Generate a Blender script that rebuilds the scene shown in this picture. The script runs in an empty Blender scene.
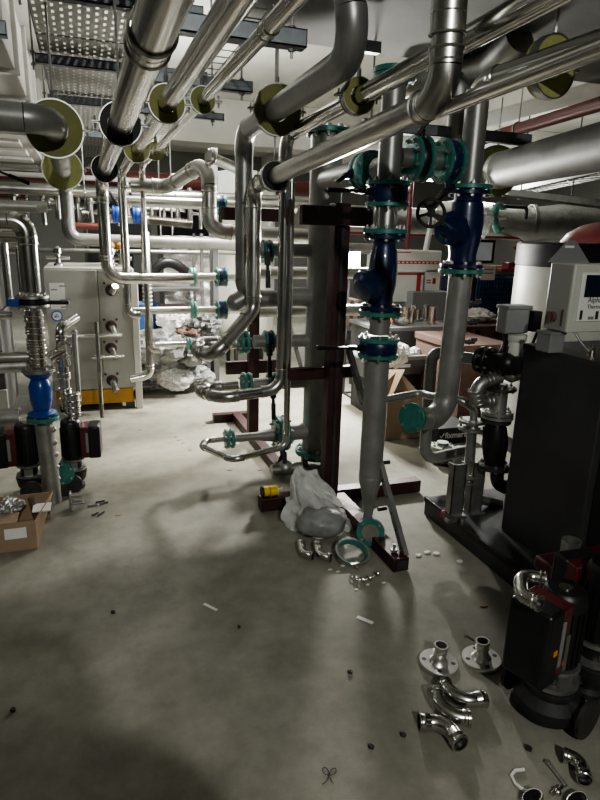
import bpy, math, random
from mathutils import Vector, Matrix, noise
random.seed(7)
V = Vector
col = bpy.context.scene.collection
# ---------------------------------------------------------------- survey of the photograph
# camera stands at (0,0,1.6); X runs across the plant room, Y runs away along the pipes, Z up
CH = 1.6
F = 600.0
ZA = V((.0263, .964, -.263)).normalized()
A0 = V((-217, 170, 600)); AA = (A0 - ZA * A0.dot(ZA)).normalized()
BA = AA.cross(ZA)
if BA.x < 0: BA = -BA
def ray(px, py):
    d = V((px - 300, -(py - 400), F))
    return V((d.dot(BA), d.dot(AA), d.dot(ZA)))
def aty(px, py, y):
    r = ray(px, py); t = y / r.y
    return V((r.x * t, y, CH + r.z * t))
def atz(px, py, z):
    r = ray(px, py); t = (z - CH) / r.z
    return V((r.x * t, r.y * t, z))
def atx(px, py, x):
    r = ray(px, py); t = x / r.x
    return V((x, r.y * t, CH + r.z * t))
def fl(px, py): return atz(px, py, 0)

# ---------------------------------------------------------------- materials
MATS = {}
def mat(name, c, metal=0, rough=.5, bump=0, bscale=30, var=0, vscale=6, alpha=1, emit=0, trans=0, coat=0, aniso=0):
    m = bpy.data.materials.new(name); m.use_nodes = True
    nt = m.node_tree; b = nt.nodes['Principled BSDF']
    b.inputs['Base Color'].default_value = (*c, 1)
    b.inputs['Metallic'].default_value = metal
    b.inputs['Roughness'].default_value = rough
    b.inputs['Alpha'].default_value = alpha
    b.inputs['Transmission Weight'].default_value = trans
    b.inputs['Coat Weight'].default_value = coat
    if emit:
        b.inputs['Emission Color'].default_value = (*c, 1); b.inputs['Emission Strength'].default_value = emit
    tc = nt.nodes.new('ShaderNodeTexCoord')
    if var:
        n = nt.nodes.new('ShaderNodeTexNoise'); n.inputs['Scale'].default_value = vscale; n.inputs['Detail'].default_value = 6
        n.inputs['Roughness'].default_value = .62
        r = nt.nodes.new('ShaderNodeValToRGB')
        r.color_ramp.elements[0].position = .3; r.color_ramp.elements[1].position = .7
        r.color_ramp.elements[0].color = (*[max(0, v * (1 - var)) for v in c], 1)
        r.color_ramp.elements[1].color = (*[min(1, v * (1 + var)) for v in c], 1)
        nt.links.new(tc.outputs['Object'], n.inputs['Vector']); nt.links.new(n.outputs['Fac'], r.inputs['Fac'])
        nt.links.new(r.outputs['Color'], b.inputs['Base Color'])
        mr = nt.nodes.new('ShaderNodeMapRange'); mr.inputs['To Min'].default_value = max(0, rough * .75); mr.inputs['To Max'].default_value = min(1, rough * 1.3)
        nt.links.new(n.outputs['Fac'], mr.inputs['Value']); nt.links.new(mr.outputs['Result'], b.inputs['Roughness'])
    if bump:
        n2 = nt.nodes.new('ShaderNodeTexNoise'); n2.inputs['Scale'].default_value = bscale; n2.inputs['Detail'].default_value = 4
        bp = nt.nodes.new('ShaderNodeBump'); bp.inputs['Strength'].default_value = bump; bp.inputs['Distance'].default_value = .01
        nt.links.new(tc.outputs['Object'], n2.inputs['Vector']); nt.links.new(n2.outputs['Fac'], bp.inputs['Height'])
        nt.links.new(bp.outputs['Normal'], b.inputs['Normal'])
    MATS[name] = m
    return m
mat('polished', (.60, .59, .56), 1, .19, .010, 14, .10, 5)
mat('stainless', (.47, .465, .44), 1, .30, .02, 20, .15, 7)
mat('clad', (.17, .17, .165), .35, .5, .08, 12, .25, 5)
mat('dark_steel', (.25, .25, .24), .6, .38, .05, 20, .15, 7)
mat('galv', (.36, .36, .34), .85, .42, .1, 30, .22, 9)
mat('grey_pipe', (.235, .235, .22), .35, .45, .08, 25, .2, 6)
mat('teal', (.04, .19, .16), .15, .4, .1, 40, .25, 20, coat=.3)
mat('teal_light', (.16, .42, .36), .1, .45, .1, 40, .2, 20)
mat('blue', (.006, .018, .065), .1, .33, .08, 40, .2, 12, coat=.4)
mat('blue_bright', (.015, .06, .27), .05, .3, .05, 40, .15, 12, coat=.3)
mat('crate_blue', (.02, .10, .19), 0, .5, .1, 20, .2, 9)
mat('blue_plastic', (.03, .11, .34), 0, .5, .1, 20, .2, 9)
mat('black', (.012, .012, .013), .1, .38, .1, 50, .25, 10)
mat('black_rough', (.018, .018, .019), 0, .65, .2, 40, .3, 8)
mat('cab_black', (.045, .045, .047), .2, .42, .06, 40, .3, 3)
mat('iron', (.07, .07, .07), .7, .45, .2, 40, .3, 12)
mat('red_oxide', (.045, .016, .016), .2, .5, .15, 30, .3, 8)
mat('red_pump', (.075, .006, .010), 0, .4, .05, 30, .1, 8, coat=.4)
mat('red_pipe', (.12, .028, .026), 0, .4, .05, 20, .15, 4)
mat('red_gloss', (.20, .035, .04), 0, .4, .02, 20, .1, 4, coat=.4)
mat('red_tape', (.42, .04, .04), 0, .5, 0, 1, .08, 9)
mat('pale_green', (.36, .42, .37), .1, .5, .1, 40, .15, 20)
mat('olive', (.17, .175, .06), 0, .75, .3, 60, .15, 20)
mat('olive_light', (.36, .37, .14), 0, .75, .3, 60, .15, 20)
mat('rubber', (.02, .02, .018), 0, .75, .2, 60, .2, 20)
mat('strut', (.20, .22, .24), .35, .45, .1, 30, .2, 12)
mat('white_paint', (.50, .49, .46), 0, .6, .1, 20, .08, 2)
mat('white_gloss', (.72, .72, .68), 0, .35, .02, 20, .05, 3)
mat('cream_panel', (.50, .50, .45), 0, .42, .03, 20, .06, 2)
mat('boiler_grey', (.33, .33, .30), .05, .4, .03, 20, .06, 2)
mat('box_grey', (.22, .225, .225), .1, .5, .05, 20, .1, 5)
mat('dark_grey', (.10, .10, .10), .1, .5, .1, 20, .2, 5)
mat('yellow', (.42, .22, .03), 0, .5, .1, 20, .15, 6)
mat('yellow_bright', (.75, .52, .02), 0, .45, .1, 20, .1, 20)
mat('orange', (.65, .22, .03), 0, .5, 0, 1, .05, 20)
mat('cardboard', (.30, .215, .14), 0, .8, .15, 60, .12, 8)
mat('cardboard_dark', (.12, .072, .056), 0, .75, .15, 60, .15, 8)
mat('paper', (.68, .67, .63), 0, .7, .3, 40, .06, 12)
mat('label', (.70, .70, .68), 0, .6, 0, 1, .04, 20)
mat('ink', (.03, .03, .035), 0, .5, 0, 1, .05, 20)
mat('screen', (.012, .02, .035), 0, .12, 0, 1, .1, 5)
mat('plastic_bag', (.78, .79, .77), 0, .28, .7, 25, .08, 12, alpha=.62)
mat('bag_grey', (.24, .245, .24), 0, .4, .6, 25, .4, 9)
mat('foil', (.50, .50, .49), .8, .33, .9, 16, .15, 10)
mat('wood', (.30, .19, .10), 0, .6, .1, 30, .2, 9)
mat('lamp', (1, 1, .98), 0, .5, emit=60)
mat('tube', (1, 1, .95), 0, .5, emit=7)
mat('screen_lit', (.30, .32, .34), 0, .4, emit=.15)
mat('bright_steel', (.72, .71, .68), 1, .33, .02, 20, .08, 9)
mat('brass', (.65, .60, .50), 1, .25, .03, 20, .1, 12)
mat('glass', (.8, .85, .85), 0, .05, alpha=.35)

# perforated tray: real holes through an alpha pattern in object space
def perforated():
    m = bpy.data.materials.new('perforated'); m.use_nodes = True; nt = m.node_tree
    b = nt.nodes['Principled BSDF']; b.inputs['Base Color'].default_value = (.36, .36, .33, 1); b.inputs['Metallic'].default_value = .6; b.inputs['Roughness'].default_value = .45
    tc = nt.nodes.new('ShaderNodeTexCoord'); sp = nt.nodes.new('ShaderNodeSeparateXYZ'); nt.links.new(tc.outputs['Object'], sp.inputs[0])
    def M(op, a, bv=None, cv=None):
        n = nt.nodes.new('ShaderNodeMath'); n.operation = op
        for i, x in enumerate((a, bv, cv)):
            if x is None: continue
            if hasattr(x, 'is_output'): nt.links.new(x, n.inputs[i])
            else: n.inputs[i].default_value = x
        return n.outputs[0]
    row = M('FLOOR', M('DIVIDE', sp.outputs['X'], .036))
    sh = M('MULTIPLY', M('MODULO', M('ABSOLUTE', row), 2.0), .0425)
    fx = M('ABSOLUTE', M('SUBTRACT', M('FRACT', M('DIVIDE', sp.outputs['X'], .036)), .5))
    fy = M('ABSOLUTE', M('SUBTRACT', M('FRACT', M('DIVIDE', M('ADD', M('ADD', sp.outputs['Y'], 50), sh), .085)), .5))
    hole = M('MULTIPLY', M('LESS_THAN', fx, .17), M('LESS_THAN', fy, .22))
    nt.links.new(M('SUBTRACT', 1.0, hole), b.inputs['Alpha'])
    MATS['perforated'] = m
perforated()
def concrete():
    m = bpy.data.materials.new('concrete'); m.use_nodes = True; nt = m.node_tree
    b = nt.nodes['Principled BSDF']; tc = nt.nodes.new('ShaderNodeTexCoord')
    def N(sc, det, ro=.6):
        n = nt.nodes.new('ShaderNodeTexNoise'); n.inputs['Scale'].default_value = sc; n.inputs['Detail'].default_value = det; n.inputs['Roughness'].default_value = ro
        nt.links.new(tc.outputs['Object'], n.inputs['Vector']); return n
    n1 = N(.9, 8, .65); n2 = N(9, 6); n3 = N(140, 3); n4 = N(2.6, 10, .75)
    r = nt.nodes.new('ShaderNodeValToRGB'); r.color_ramp.elements[0].position = .3; r.color_ramp.elements[1].position = .72
    r.color_ramp.elements[0].color = (.215, .210, .178, 1); r.color_ramp.elements[1].color = (.37, .358, .305, 1)
    nt.links.new(n1.outputs['Fac'], r.inputs['Fac'])
    def mix(a, bcol, fac, ty='MULTIPLY'):
        x = nt.nodes.new('ShaderNodeMix'); x.data_type = 'RGBA'; x.blend_type = ty; x.inputs['Factor'].default_value = fac
        nt.links.new(a, x.inputs['A']); nt.links.new(bcol, x.inputs['B']); return x.outputs['Result']
    r2 = nt.nodes.new('ShaderNodeValToRGB'); r2.color_ramp.elements[0].position = .35; r2.color_ramp.elements[1].position = .6
    r2.color_ramp.elements[0].color = (.62, .61, .58, 1); r2.color_ramp.elements[1].color = (1, 1, 1, 1)
    nt.links.new(n4.outputs['Fac'], r2.inputs['Fac'])
    r3 = nt.nodes.new('ShaderNodeValToRGB'); r3.color_ramp.elements[0].position = .3; r3.color_ramp.elements[1].position = .7
    r3.color_ramp.elements[0].color = (.80, .80, .77, 1); r3.color_ramp.elements[1].color = (1, 1, 1, 1)
    nt.links.new(n2.outputs['Fac'], r3.inputs['Fac'])
    c = mix(r.outputs['Color'], r2.outputs['Color'], .8); c = mix(c, r3.outputs['Color'], 1)
    nt.links.new(c, b.inputs['Base Color'])
    mr = nt.nodes.new('ShaderNodeMapRange'); mr.inputs['To Min'].default_value = .6; mr.inputs['To Max'].default_value = .9
    nt.links.new(n4.outputs['Fac'], mr.inputs['Value']); nt.links.new(mr.outputs['Result'], b.inputs['Roughness'])
    bp = nt.nodes.new('ShaderNodeBump'); bp.inputs['Strength'].default_value = .25; bp.inputs['Distance'].default_value = .004
    ad = nt.nodes.new('ShaderNodeMath'); ad.operation = 'ADD'; nt.links.new(n2.outputs['Fac'], ad.inputs[0]); nt.links.new(n3.outputs['Fac'], ad.inputs[1])
    nt.links.new(ad.outputs[0], bp.inputs['Height']); nt.links.new(bp.outputs['Normal'], b.inputs['Normal'])
    MATS['concrete'] = m
concrete()
mat('ceil_white', (.66, .65, .60), 0, .8, .3, 4, .16, 1.2)
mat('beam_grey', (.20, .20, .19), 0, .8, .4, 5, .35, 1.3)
mat('wall_pale', (.19, .188, .175), 0, .8, .2, 6, .15, 1)

# ---------------------------------------------------------------- mesh builder
def basis(d):
    d = d.normalized(); u = V((0, 0, 1)) if abs(d.z) < .9 else V((1, 0, 0))
    a = d.cross(u).normalized(); return a, d.cross(a).normalized()
class MB:
    def __init__(s): s.v = []; s.f = []; s.m = []
    def add(s, vs, fs, m=0):
        o = len(s.v); s.v += [V(p) for p in vs]; s.f += [[i + o for i in f] for f in fs]; s.m += [m] * len(fs); return s
    def box(s, c, d, m=0, R=None):
        c = V(c); h = V(d) / 2; vs = []
        for x in (-1, 1):
            for y in (-1, 1):
                for z in (-1, 1):
                    p = V((x * h.x, y * h.y, z * h.z)); vs.append(c + (R @ p if R else p))
        return s.add(vs, [(0, 1, 3, 2), (4, 6, 7, 5), (0, 4, 5, 1), (2, 3, 7, 6), (0, 2, 6, 4), (1, 5, 7, 3)], m)
    def span(s, a, b, m=0): a = V(a); b = V(b); return s.box((a + b) / 2, [abs(q) for q in (b - a)], m)
    def bar(s, p, q, w, h, m=0, up=None):
        p = V(p); q = V(q); d = (q - p); L = d.length; d.normalize()
        u = V(up) if up else (V((0, 0, 1)) if abs(d.z) < .95 else V((0, 1, 0)))
        a = d.cross(u).normalized(); b = a.cross(d).normalized()
        R = Matrix((a, d, b)).transposed()
        return s.box((p + q) / 2, (w, L, h), m, R)
    def lathe(s, c, ax, prof, n=24, m=0, cap=True):
        c = V(c); ax = V(ax).normalized(); a, b = basis(ax); vs = []; fs = []
        for t, r in prof:
            for k in range(n):
                th = 2 * math.pi * k / n; vs.append(c + ax * t + (a * math.cos(th) + b * math.sin(th)) * r)
        for i in range(len(prof) - 1):
            for k in range(n):
                k2 = (k + 1) % n; fs.append((i * n + k, i * n + k2, (i + 1) * n + k2, (i + 1) * n + k))
        if cap:
            fs.append(list(range(n))[::-1]); e = (len(prof) - 1) * n; fs.append([e + k for k in range(n)])
        return s.add(vs, fs, m)
    def cyl(s, p, q, r, r2=None, n=20, m=0, cap=True):
        p = V(p); q = V(q); return s.lathe(p, q - p, [(0, r), ((q - p).length, r if r2 is None else r2)], n, m, cap)
    def tube(s, pts, r, n=16, m=0, cap=True, closed=False):
        pts = [V(p) for p in pts]; N = len(pts); vs = []; fs = []
        rr = r if isinstance(r, (list, tuple)) else [r] * N
        t0 = None
        for i, p in enumerate(pts):
            if closed: t = (pts[(i + 1) % N] - pts[i - 1])
            else: t = pts[min(i + 1, N - 1)] - pts[max(i - 1, 0)]
            t.normalize()
            if i == 0: a, b = basis(t)
            else:
                a = (a - t * a.dot(t)).normalized(); b = t.cross(a).normalized()
            if i == 0: b = t.cross(a).normalized()
            for k in range(n):
                th = 2 * math.pi * k / n; vs.append(p + (a * math.cos(th) + b * math.sin(th)) * rr[i])
        for i in range(N if closed else N - 1):
            j = (i + 1) % N
            for k in range(n):
                k2 = (k + 1) % n; fs.append((i * n + k, i * n + k2, j * n + k2, j * n + k))
        if cap and not closed:
            fs.append(list(range(n))[::-1]); fs.append([(N - 1) * n + k for k in range(n)])
        return s.add(vs, fs, m)
    def torus(s, c, ax, R, r, n=28, k=8, m=0, a0=0, a1=None):
        c = V(c); ax = V(ax).normalized(); a, b = basis(ax)
        if a1 is None: return s.tube([c + (a * math.cos(2 * math.pi * i / n) + b * math.sin(2 * math.pi * i / n)) * R for i in range(n)], r, k, m, closed=True)
        return s.tube([c + (a * math.cos(a0 + (a1 - a0) * i / n) + b * math.sin(a0 + (a1 - a0) * i / n)) * R for i in range(n + 1)], r, k, m)
    def ring(s, c, ax, ri, ro, t, n=32, m=0):
        c = V(c); ax = V(ax).normalized()
        pr = [(-t / 2, ri), (-t / 2, ro), (t / 2, ro), (t / 2, ri), (-t / 2, ri)]
        return s.lathe(c, ax, pr, n, m, cap=False)
    def sphere(s, c, r, sc=(1, 1, 1), n=16, k=10, m=0):
        c = V(c); pr = [(-math.cos(math.pi * i / k) , math.sin(math.pi * i / k)) for i in range(k + 1)]
        vs = []; fs = []
        for t, q in pr:
            for j in range(n):
                th = 2 * math.pi * j / n; vs.append(c + V((math.cos(th) * q * r * sc[0], math.sin(th) * q * r * sc[1], t * r * sc[2])))
        for i in range(k):
            for j in range(n):
                j2 = (j + 1) % n; fs.append((i * n + j, i * n + j2, (i + 1) * n + j2, (i + 1) * n + j))
        return s.add(vs, fs, m)
    def prism(s, poly, z0, z1, m=0, f=lambda x, y, z: V((x, y, z))):
        n = len(poly); vs = [f(x, y, z0) for x, y in poly] + [f(x, y, z1) for x, y in poly]
        fs = [list(range(n))[::-1], [n + i for i in range(n)]] + [(i, (i + 1) % n, n + (i + 1) % n, n + i) for i in range(n)]
        return s.add(vs, fs, m)
    def jitter(s, amt, sc=20, seed=0):
        for i, p in enumerate(s.v): s.v[i] = p + noise.noise_vector(p * sc + V((seed, seed * 2, 0))) * amt
        return s
    def build(s, name, mats, parent=None, bevel=0, sm=35, sub=0):
        if isinstance(mats, str): mats = [mats]
        me = bpy.data.meshes.new(name)
        off = V(ORG.get(parent.name, (0, 0, 0))) if parent else V((0, 0, 0))
        me.from_pydata([p - off for p in s.v], [], s.f); me.validate(); me.update()
        for q in mats: me.materials.append(MATS[q])
        mi = s.m
        if len(me.polygons) == len(mi): me.polygons.foreach_set('material_index', mi)
        import bmesh
        bm = bmesh.new(); bm.from_mesh(me); bmesh.ops.remove_doubles(bm, verts=bm.verts, dist=1e-6); bmesh.ops.recalc_face_normals(bm, faces=bm.faces)
        bm.to_mesh(me); bm.free()
        me.shade_smooth()
        try: me.set_sharp_from_angle(angle=math.radians(sm))
        except Exception: pass
        o = bpy.data.objects.new(name, me); col.objects.link(o)
        if parent: o.parent = parent; ORG[o.name] = tuple(off)
        if bevel:
            b = o.modifiers.new('bevel', 'BEVEL'); b.width = bevel; b.segments = 2; b.limit_method = 'ANGLE'; b.angle_limit = math.radians(40)
        if sub:
            b = o.modifiers.new('sub', 'SUBSURF'); b.levels = sub; b.render_levels = sub
        return o
ORG = {}
def thing(name, label, cat, loc=(0, 0, 0), group=None):
    o = bpy.data.objects.new(name, None); col.objects.link(o); o.location = loc; o.empty_display_size = .1
    ORG[o.name] = tuple(loc); o['label'] = label; o['category'] = cat
    if group: o['group'] = group
    return o
def tag(o, label, cat, group=None, kind=None):
    o['label'] = label; o['category'] = cat
    if group: o['group'] = group
    if kind: o['kind'] = kind
    return o
def struct(o, label=None):
    o['kind'] = 'structure'
    if label: o['label'] = label
    return o
def dup(root, loc, rotz=0, label=None, group=None):
    r = root.copy(); col.objects.link(r); r.location = loc; r.rotation_euler = (0, 0, rotz)
    if label: r['label'] = label
    if group: r['group'] = group
    for ch in list(root.children):
        c = ch.copy(); col.objects.link(c); c.parent = r
        for g in ch.children:
            d = g.copy(); col.objects.link(d); d.parent = c
    return r

# ---------------------------------------------------------------- pipe parts
def arc(a, b, c, R, n=10):
    """fillet at b between a and c"""
    a = V(a); b = V(b); c = V(c)
    d1 = (a - b).normalized(); d2 = (c - b).normalized(); ang = d1.angle(d2)
    t = min(R / math.tan(ang / 2), (a - b).length * .49 if 0 else (a - b).length * .98, (c - b).length * .98)
    Rr = t * math.tan(ang / 2)
    p1 = b + d1 * t; p2 = b + d2 * t; bis = (d1 + d2).normalized(); cen = b + bis * (Rr / math.sin(ang / 2))
    u = (p1 - cen); w = (p2 - cen); tot = u.angle(w); out = []
    for i in range(n + 1):
        s = i / n
        out.append(cen + (u * math.sin((1 - s) * tot) + w * math.sin(s * tot)) / math.sin(tot))
    return p1, p2, out
def run(root, pts, r, R=None, m='stainless', bead=True, mats=None, n=20, elbow_m=None, open_end=False):
    """parts of a pipe run: straight pipes, elbows with socket beads"""
    R = R or r * 3.2; pts = [V(p) for p in pts]; cur = pts[0]; em = elbow_m or m
    for i in range(1, len(pts)):
        if i < len(pts) - 1:
            p1, p2, a = arc(pts[i - 1] if i == 1 else pts[i - 1], pts[i], pts[i + 1], R)
            d1 = (pts[i] - cur).normalized()
            if (p1 - cur).dot(d1) > .004: MB().cyl(cur, p1, r, n=n).build('pipe', m, root)
            e = MB().tube(a, r * 1.035, n)
            if bead:
                for (q, dd) in ((p1, (pts[i - 1] - pts[i]).normalized()), (p2, (pts[i + 1] - pts[i]).normalized())):
                    e.cyl(q, q + dd * r * 1.0, r * 1.06, n=n); e.torus(q + dd * r * .95, dd, r * 1.06, r * .11, n, 6)
                    e.torus(q + dd * r * .25, dd, r * 1.02, r * .08, n, 6)
            e.build('elbow', em, root); cur = p2
        else:
            MB().cyl(cur, pts[i], r, n=n).build('pipe', m, root)
def coupling(root, c, ax, r, m='polished', L=None):
    c = V(c); ax = V(ax).normalized(); L = L or r * 2.2
    e = MB().cyl(c - ax * L / 2, c + ax * L / 2, r * 1.07, n=24)
    for s in (-1, 1):
        e.torus(c + ax * s * L / 2, ax, r * 1.08, r * .08, 24, 8)
    e.torus(c, ax, r * 1.05, r * .05, 24, 6)
    return e.build('coupling', m, root)
def flange(root, c, ax, R, t=.02, m='teal', nb=8, hub=0, bm='galv', bolts=True, name='flange', br=None, ri=None):
    c = V(c); ax = V(ax).normalized()
    pr = [(-t / 2, R * .4), (-t / 2, R * .97), (-t / 2 + t * .1, R), (t / 2 - t * .1, R), (t / 2, R * .97), (t / 2, R * .66), (t / 2 + .003, R * .64), (t / 2 + .003, R * .45)]
    if hub: pr += [(t / 2 + hub, R * .45)]
    f = MB().lathe(c, ax, pr, 32).build(name, m, root)
    if bolts:
        a, b = basis(ax); br = br or R * .105
        for k in range(nb):
            th = 2 * math.pi * (k + .5) / nb; p = c + (a * math.cos(th) + b * math.sin(th)) * R * .82
            MB().cyl(p - ax * (t / 2 + br * 1.1), p + ax * (t / 2 + br * 1.6), br * .55, n=8).cyl(p - ax * (t / 2 + br * .9), p - ax * t / 2, br, n=6).cyl(p + ax * t / 2, p + ax * (t / 2 + br * .9), br, n=6).build('bolt', bm, f)
    return f
def collar(label, c, ax, r, R, t=.03, m='olive', rod_top=None, group='insulated pipe clamps', rings=True):
    """pipe clamp: foam insulation disc, steel band, ears, hanging rod"""
    c = V(c); ax = V(ax).normalized()
    o = thing('pipe_clamp', label, 'pipe clamp', tuple(c), group)
    MB().ring(c, ax, r * 1.01, R, t).build('insulation_disc', m, o)
    MB().ring(c + ax * t * .25, ax, R, R * 1.05, t * .7).build('clamp_band', 'galv', o)
    hz = ax.cross(V((0, 0, 1))).normalized()
    for s in (-1, 1):
        p = c + hz * s * R * 1.03 + ax * t * .2
        MB().box(p + hz * s * .012, (.03, t * .8, .008)).box(p + hz * s * .012 , (.03, t * .8, .004)).cyl(p + hz * s * .014 - V((0, 0, .022)), p + hz * s * .014 + V((0, 0, .022)), .004, n=8).build('clamp_ear', 'galv', o)
    if rod_top:
        p = c + V((0, 0, R * 1.03)) + ax * t * .2
        MB().cyl(p, p + V((0, 0, .03)), .009, n=6).build('rod_nut', 'galv', o)
        MB().cyl(p, V((p.x, p.y, rod_top)), .005, n=8).build('hanger_rod', 'galv', o)
    return o
def bfly(name, label, c, ax, R, body='blue', fm='teal', gap=.05, lever=None, group=None, nb=8, lev_m='black', bolts=True, ri=None):
    """butterfly valve between two flanges; lever = (start offset, end offset)"""
    c = V(c); ax = V(ax).normalized()
    o = thing(name, label, 'valve', tuple(c), group)
    MB().lathe(c, ax, [(-gap / 2, R * .5), (-gap / 2, R * .9), (-gap * .35, R * .94), (gap * .35, R * .94), (gap / 2, R * .9), (gap / 2, R * .5)], 28).build('valve_body', body, o)
    a, b = basis(ax)
    for s in (-1, 1):
        f = flange(o, c + ax * s * (gap / 2 + R * .1), ax * s, R, R * .18, fm, nb, hub=R * .08, bolts=bolts)
    if bolts:
        st = MB()
        for k in range(nb):
            th = 2 * math.pi * (k + .5) / nb; p = c + (a * math.cos(th) + b * math.sin(th)) * R * .82
            st.cyl(p - ax * gap, p + ax * gap, R * .05, n=8)
        st.build('stud_bolts', 'galv', o)
    if lever:
        s0 = c + V(lever[0]); s1 = c + V(lever[1])
        MB().cyl(c + (s0 - c) * .3, s0, R * .16, n=12).build('valve_stem', body, o)
        d = (s1 - s0).normalized()
        l = MB().bar(s0 - d * .02, s1, .022, .012)
        l.bar(s0 - d * .03, s0 + d * .05, .04, .02).bar(s1 - d * .11, s1, .03, .02)
        l.build('lever', lev_m, o, bevel=.004)
    return o

# ================================================================ SETTING
floor = struct(MB().span((-7, -3, -.12), (9, 14, 0)).build('floor', 'concrete'))
ceil = struct(MB().span((-7, -3, 3.3), (9, 14, 3.45)).build('ceiling', 'ceil_white'))
struct(MB().span((-7, 14, 0), (9, 14.15, 3.3)).build('wall_back', 'wall_pale'))
struct(MB().span((-7.15, -3, 0), (-7, 14, 3.3)).build('wall_left', 'wall_pale'))
struct(MB().span((9, -3, 0), (9.15, 14, 3.3)).build('wall_right', 'wall_pale'))
struct(MB().span((-7, -3.15, 0), (9, -3, 3.3)).build('wall_front', 'wall_pale'))
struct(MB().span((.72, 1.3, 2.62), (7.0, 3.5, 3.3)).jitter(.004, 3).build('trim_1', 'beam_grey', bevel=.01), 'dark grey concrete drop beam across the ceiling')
struct(MB().span((-7, 8.4, 2.75), (9, 8.9, 3.3)).build('trim_2', 'ceil_white', bevel=.01), 'pale concrete beam far back under the ceiling')
struct(MB().span((3.9, 3.5, 2.85), (4.4, 14, 3.3)).build('trim_3', 'ceil_white', bevel=.01), 'pale concrete beam running away at right')

# ================================================================ OVERHEAD PIPES RUNNING AWAY
ZP = 2.05
def over(label, X, r, ynear, ydrop, z, zend, tail, name='steel_pipe', m='polished', R=None, cps=(), grp='overhead pipes'):
    o = thing(name, label, 'pipe', (X, ydrop, z), grp)
    run(o, [(X, ynear, z), (X, ydrop, z)] + [(X, ydrop, zend)] * bool(zend) + tail, r, R or r * 3, m)
    for y in cps: coupling(o, (X, y, z), (0, 1, 0), r)
    return o
X1, X2, X3 = .158, .315, .47
over('thickest of the three polished pipes over the aisle, dropping beside the boiler', X1, .045, .8, 5.1, 1.99, 1.235, [(.86, 5.25, 1.225)], cps=(1.43,))
over('middle polished overhead pipe that drops down to knee height beside the boiler', X2, .032, .9, 5.25, ZP, .92, [(.38, 5.25, .92)], cps=())
over('thinnest polished overhead pipe, right of the other two, with a press joint', X3, .0215, .9, 5.2, 2.10, .62, [(.54, 5.2, .62)], cps=(1.63,))
collar('large dark foam ring on the thickest overhead pipe', (X1, 2.55, 1.99), (0, -1, 0), .046, .075, .035, 'rubber', 2.4)
collar('dark foam ring nearer the boiler on the thickest overhead pipe', (X1, 4.35, 1.99), (0, -1, 0), .046, .082, .035, 'rubber', 2.4)
collar('olive foam ring on the middle overhead pipe, nearest one', (X2, 2.42, ZP), (0, -1, 0), .033, .064, .035, 'olive', 2.3)
collar('pale olive foam ring farther along the middle overhead pipe', (X2, 3.75, ZP), (0, -1, 0), .033, .070, .035, 'olive_light', 2.3)
collar('olive foam ring on the thinnest overhead pipe, nearest one', (X3, 2.55, 2.10), (0, -1, 0), .022, .048, .03, 'olive', 2.3)
collar('small pale foam ring farther along the thinnest overhead pipe', (X3, 4.2, 2.10), (0, -1, 0), .022, .055, .03, 'olive_light', 2.3)

# big dull pipe with sweep from above
hB = 2.21; XB = .95
o = thing('steel_pipe', 'dull dark steel pipe sweeping down from the ceiling through an olive foam ring', 'pipe', (XB, 3.8, hB), 'overhead pipes')
pt = atz(330, 62, hB)
pU = V((.93, 2.12, 2.21))
run(o, [pU + V((-.12, .10, .75)), pU, (XB, 3.8, hB - .01), (XB, 3.8, 1.20), (1.42, 3.8, 1.20)], .055, .13, 'dark_steel', bead=False, elbow_m='dark_steel')
MB().cyl((XB, 3.8, 1.21), (XB - .055, 3.8, 1.18), .058).sphere((XB - .055, 3.8, 1.18), .058).build('end_cap', 'dark_steel', o)
cB = aty(274, 111, 3.2)
collar('big olive foam ring with threaded rod on the dull sweeping pipe', (XB + .012, 3.17, hB), (-.05, -1, 0), .056, .118, .04, 'olive', 3.3)

# P4 lower silver pipe with elbow up
a4 = aty(254, 186, 3.6); b4 = atz(402, 117, 1.965); c4 = V((b4.x + .03, b4.y - .14, 1.975))
e4 = aty(446, 78, 1.26)
o = thing('steel_pipe', 'bright steel pipe with a big press elbow rising out of the top of the photo', 'pipe', tuple(a4), 'overhead pipes')
dirn = (b4 - a4).normalized(); corner = b4 + dirn * .235
run(o, [corner + V((-.03, -.02, .75)), corner, a4 + V((0, 0, 0)), (a4.x, a4.y, 1.16), (.69, 3.48, .90), (.62, 3.64, .90), (.66, 3.82, .92), (.90, 3.8, .92)], .042, .085, 'stainless', elbow_m='stainless')
coupling(o, corner + V((-.008, -.005, .20)), V((-.03, -.02, .75)), .044, 'stainless')
collar('black foam ring with steel band on the bright pipe at centre', a4 + dirn * .40, dirn, .044, .072, .06, 'rubber', 2.6)
# P6
a6 = aty(286, 136, 3.38); b6 = atz(480, 32, a6.z + .02)
o = thing('steel_pipe', 'polished pipe passing over the bright elbow, held by an olive clamp', 'pipe', tuple(a6), 'overhead pipes')
d6 = (b6 - a6).normalized()
run(o, [b6 + d6 * .6, a6, (a6.x, a6.y, .70), (.70, 3.36, .67), (.62, 3.58, .66), (.69, 3.8, .63), (.91, 3.8, .63)], .034, .10, 'polished', elbow_m='stainless')
k6 = a6 + d6 * 1.06
collar('olive foam ring with bright band at the centre top of the photo', atz(357, 97, a6.z + .01), d6, .035, .066, .045, 'olive', 2.62)
# P5
a5 = aty(292, 168, 3.36); b5 = atz(595, 50, a5.z)
o = thing('steel_pipe', 'long thin polished pipe passing just under the bright elbow to the right edge', 'pipe', tuple(a5), 'overhead pipes')
d5 = (b5 - a5).normalized()
run(o, [b5 + d5 * .5, a5, (a5.x, a5.y, .335), (.76, 3.30, .30), (.64, 3.66, .27), (.69, 3.8, .26), (.83, 3.8, .26)], .0200, .055, 'polished', elbow_m='stainless')

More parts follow.
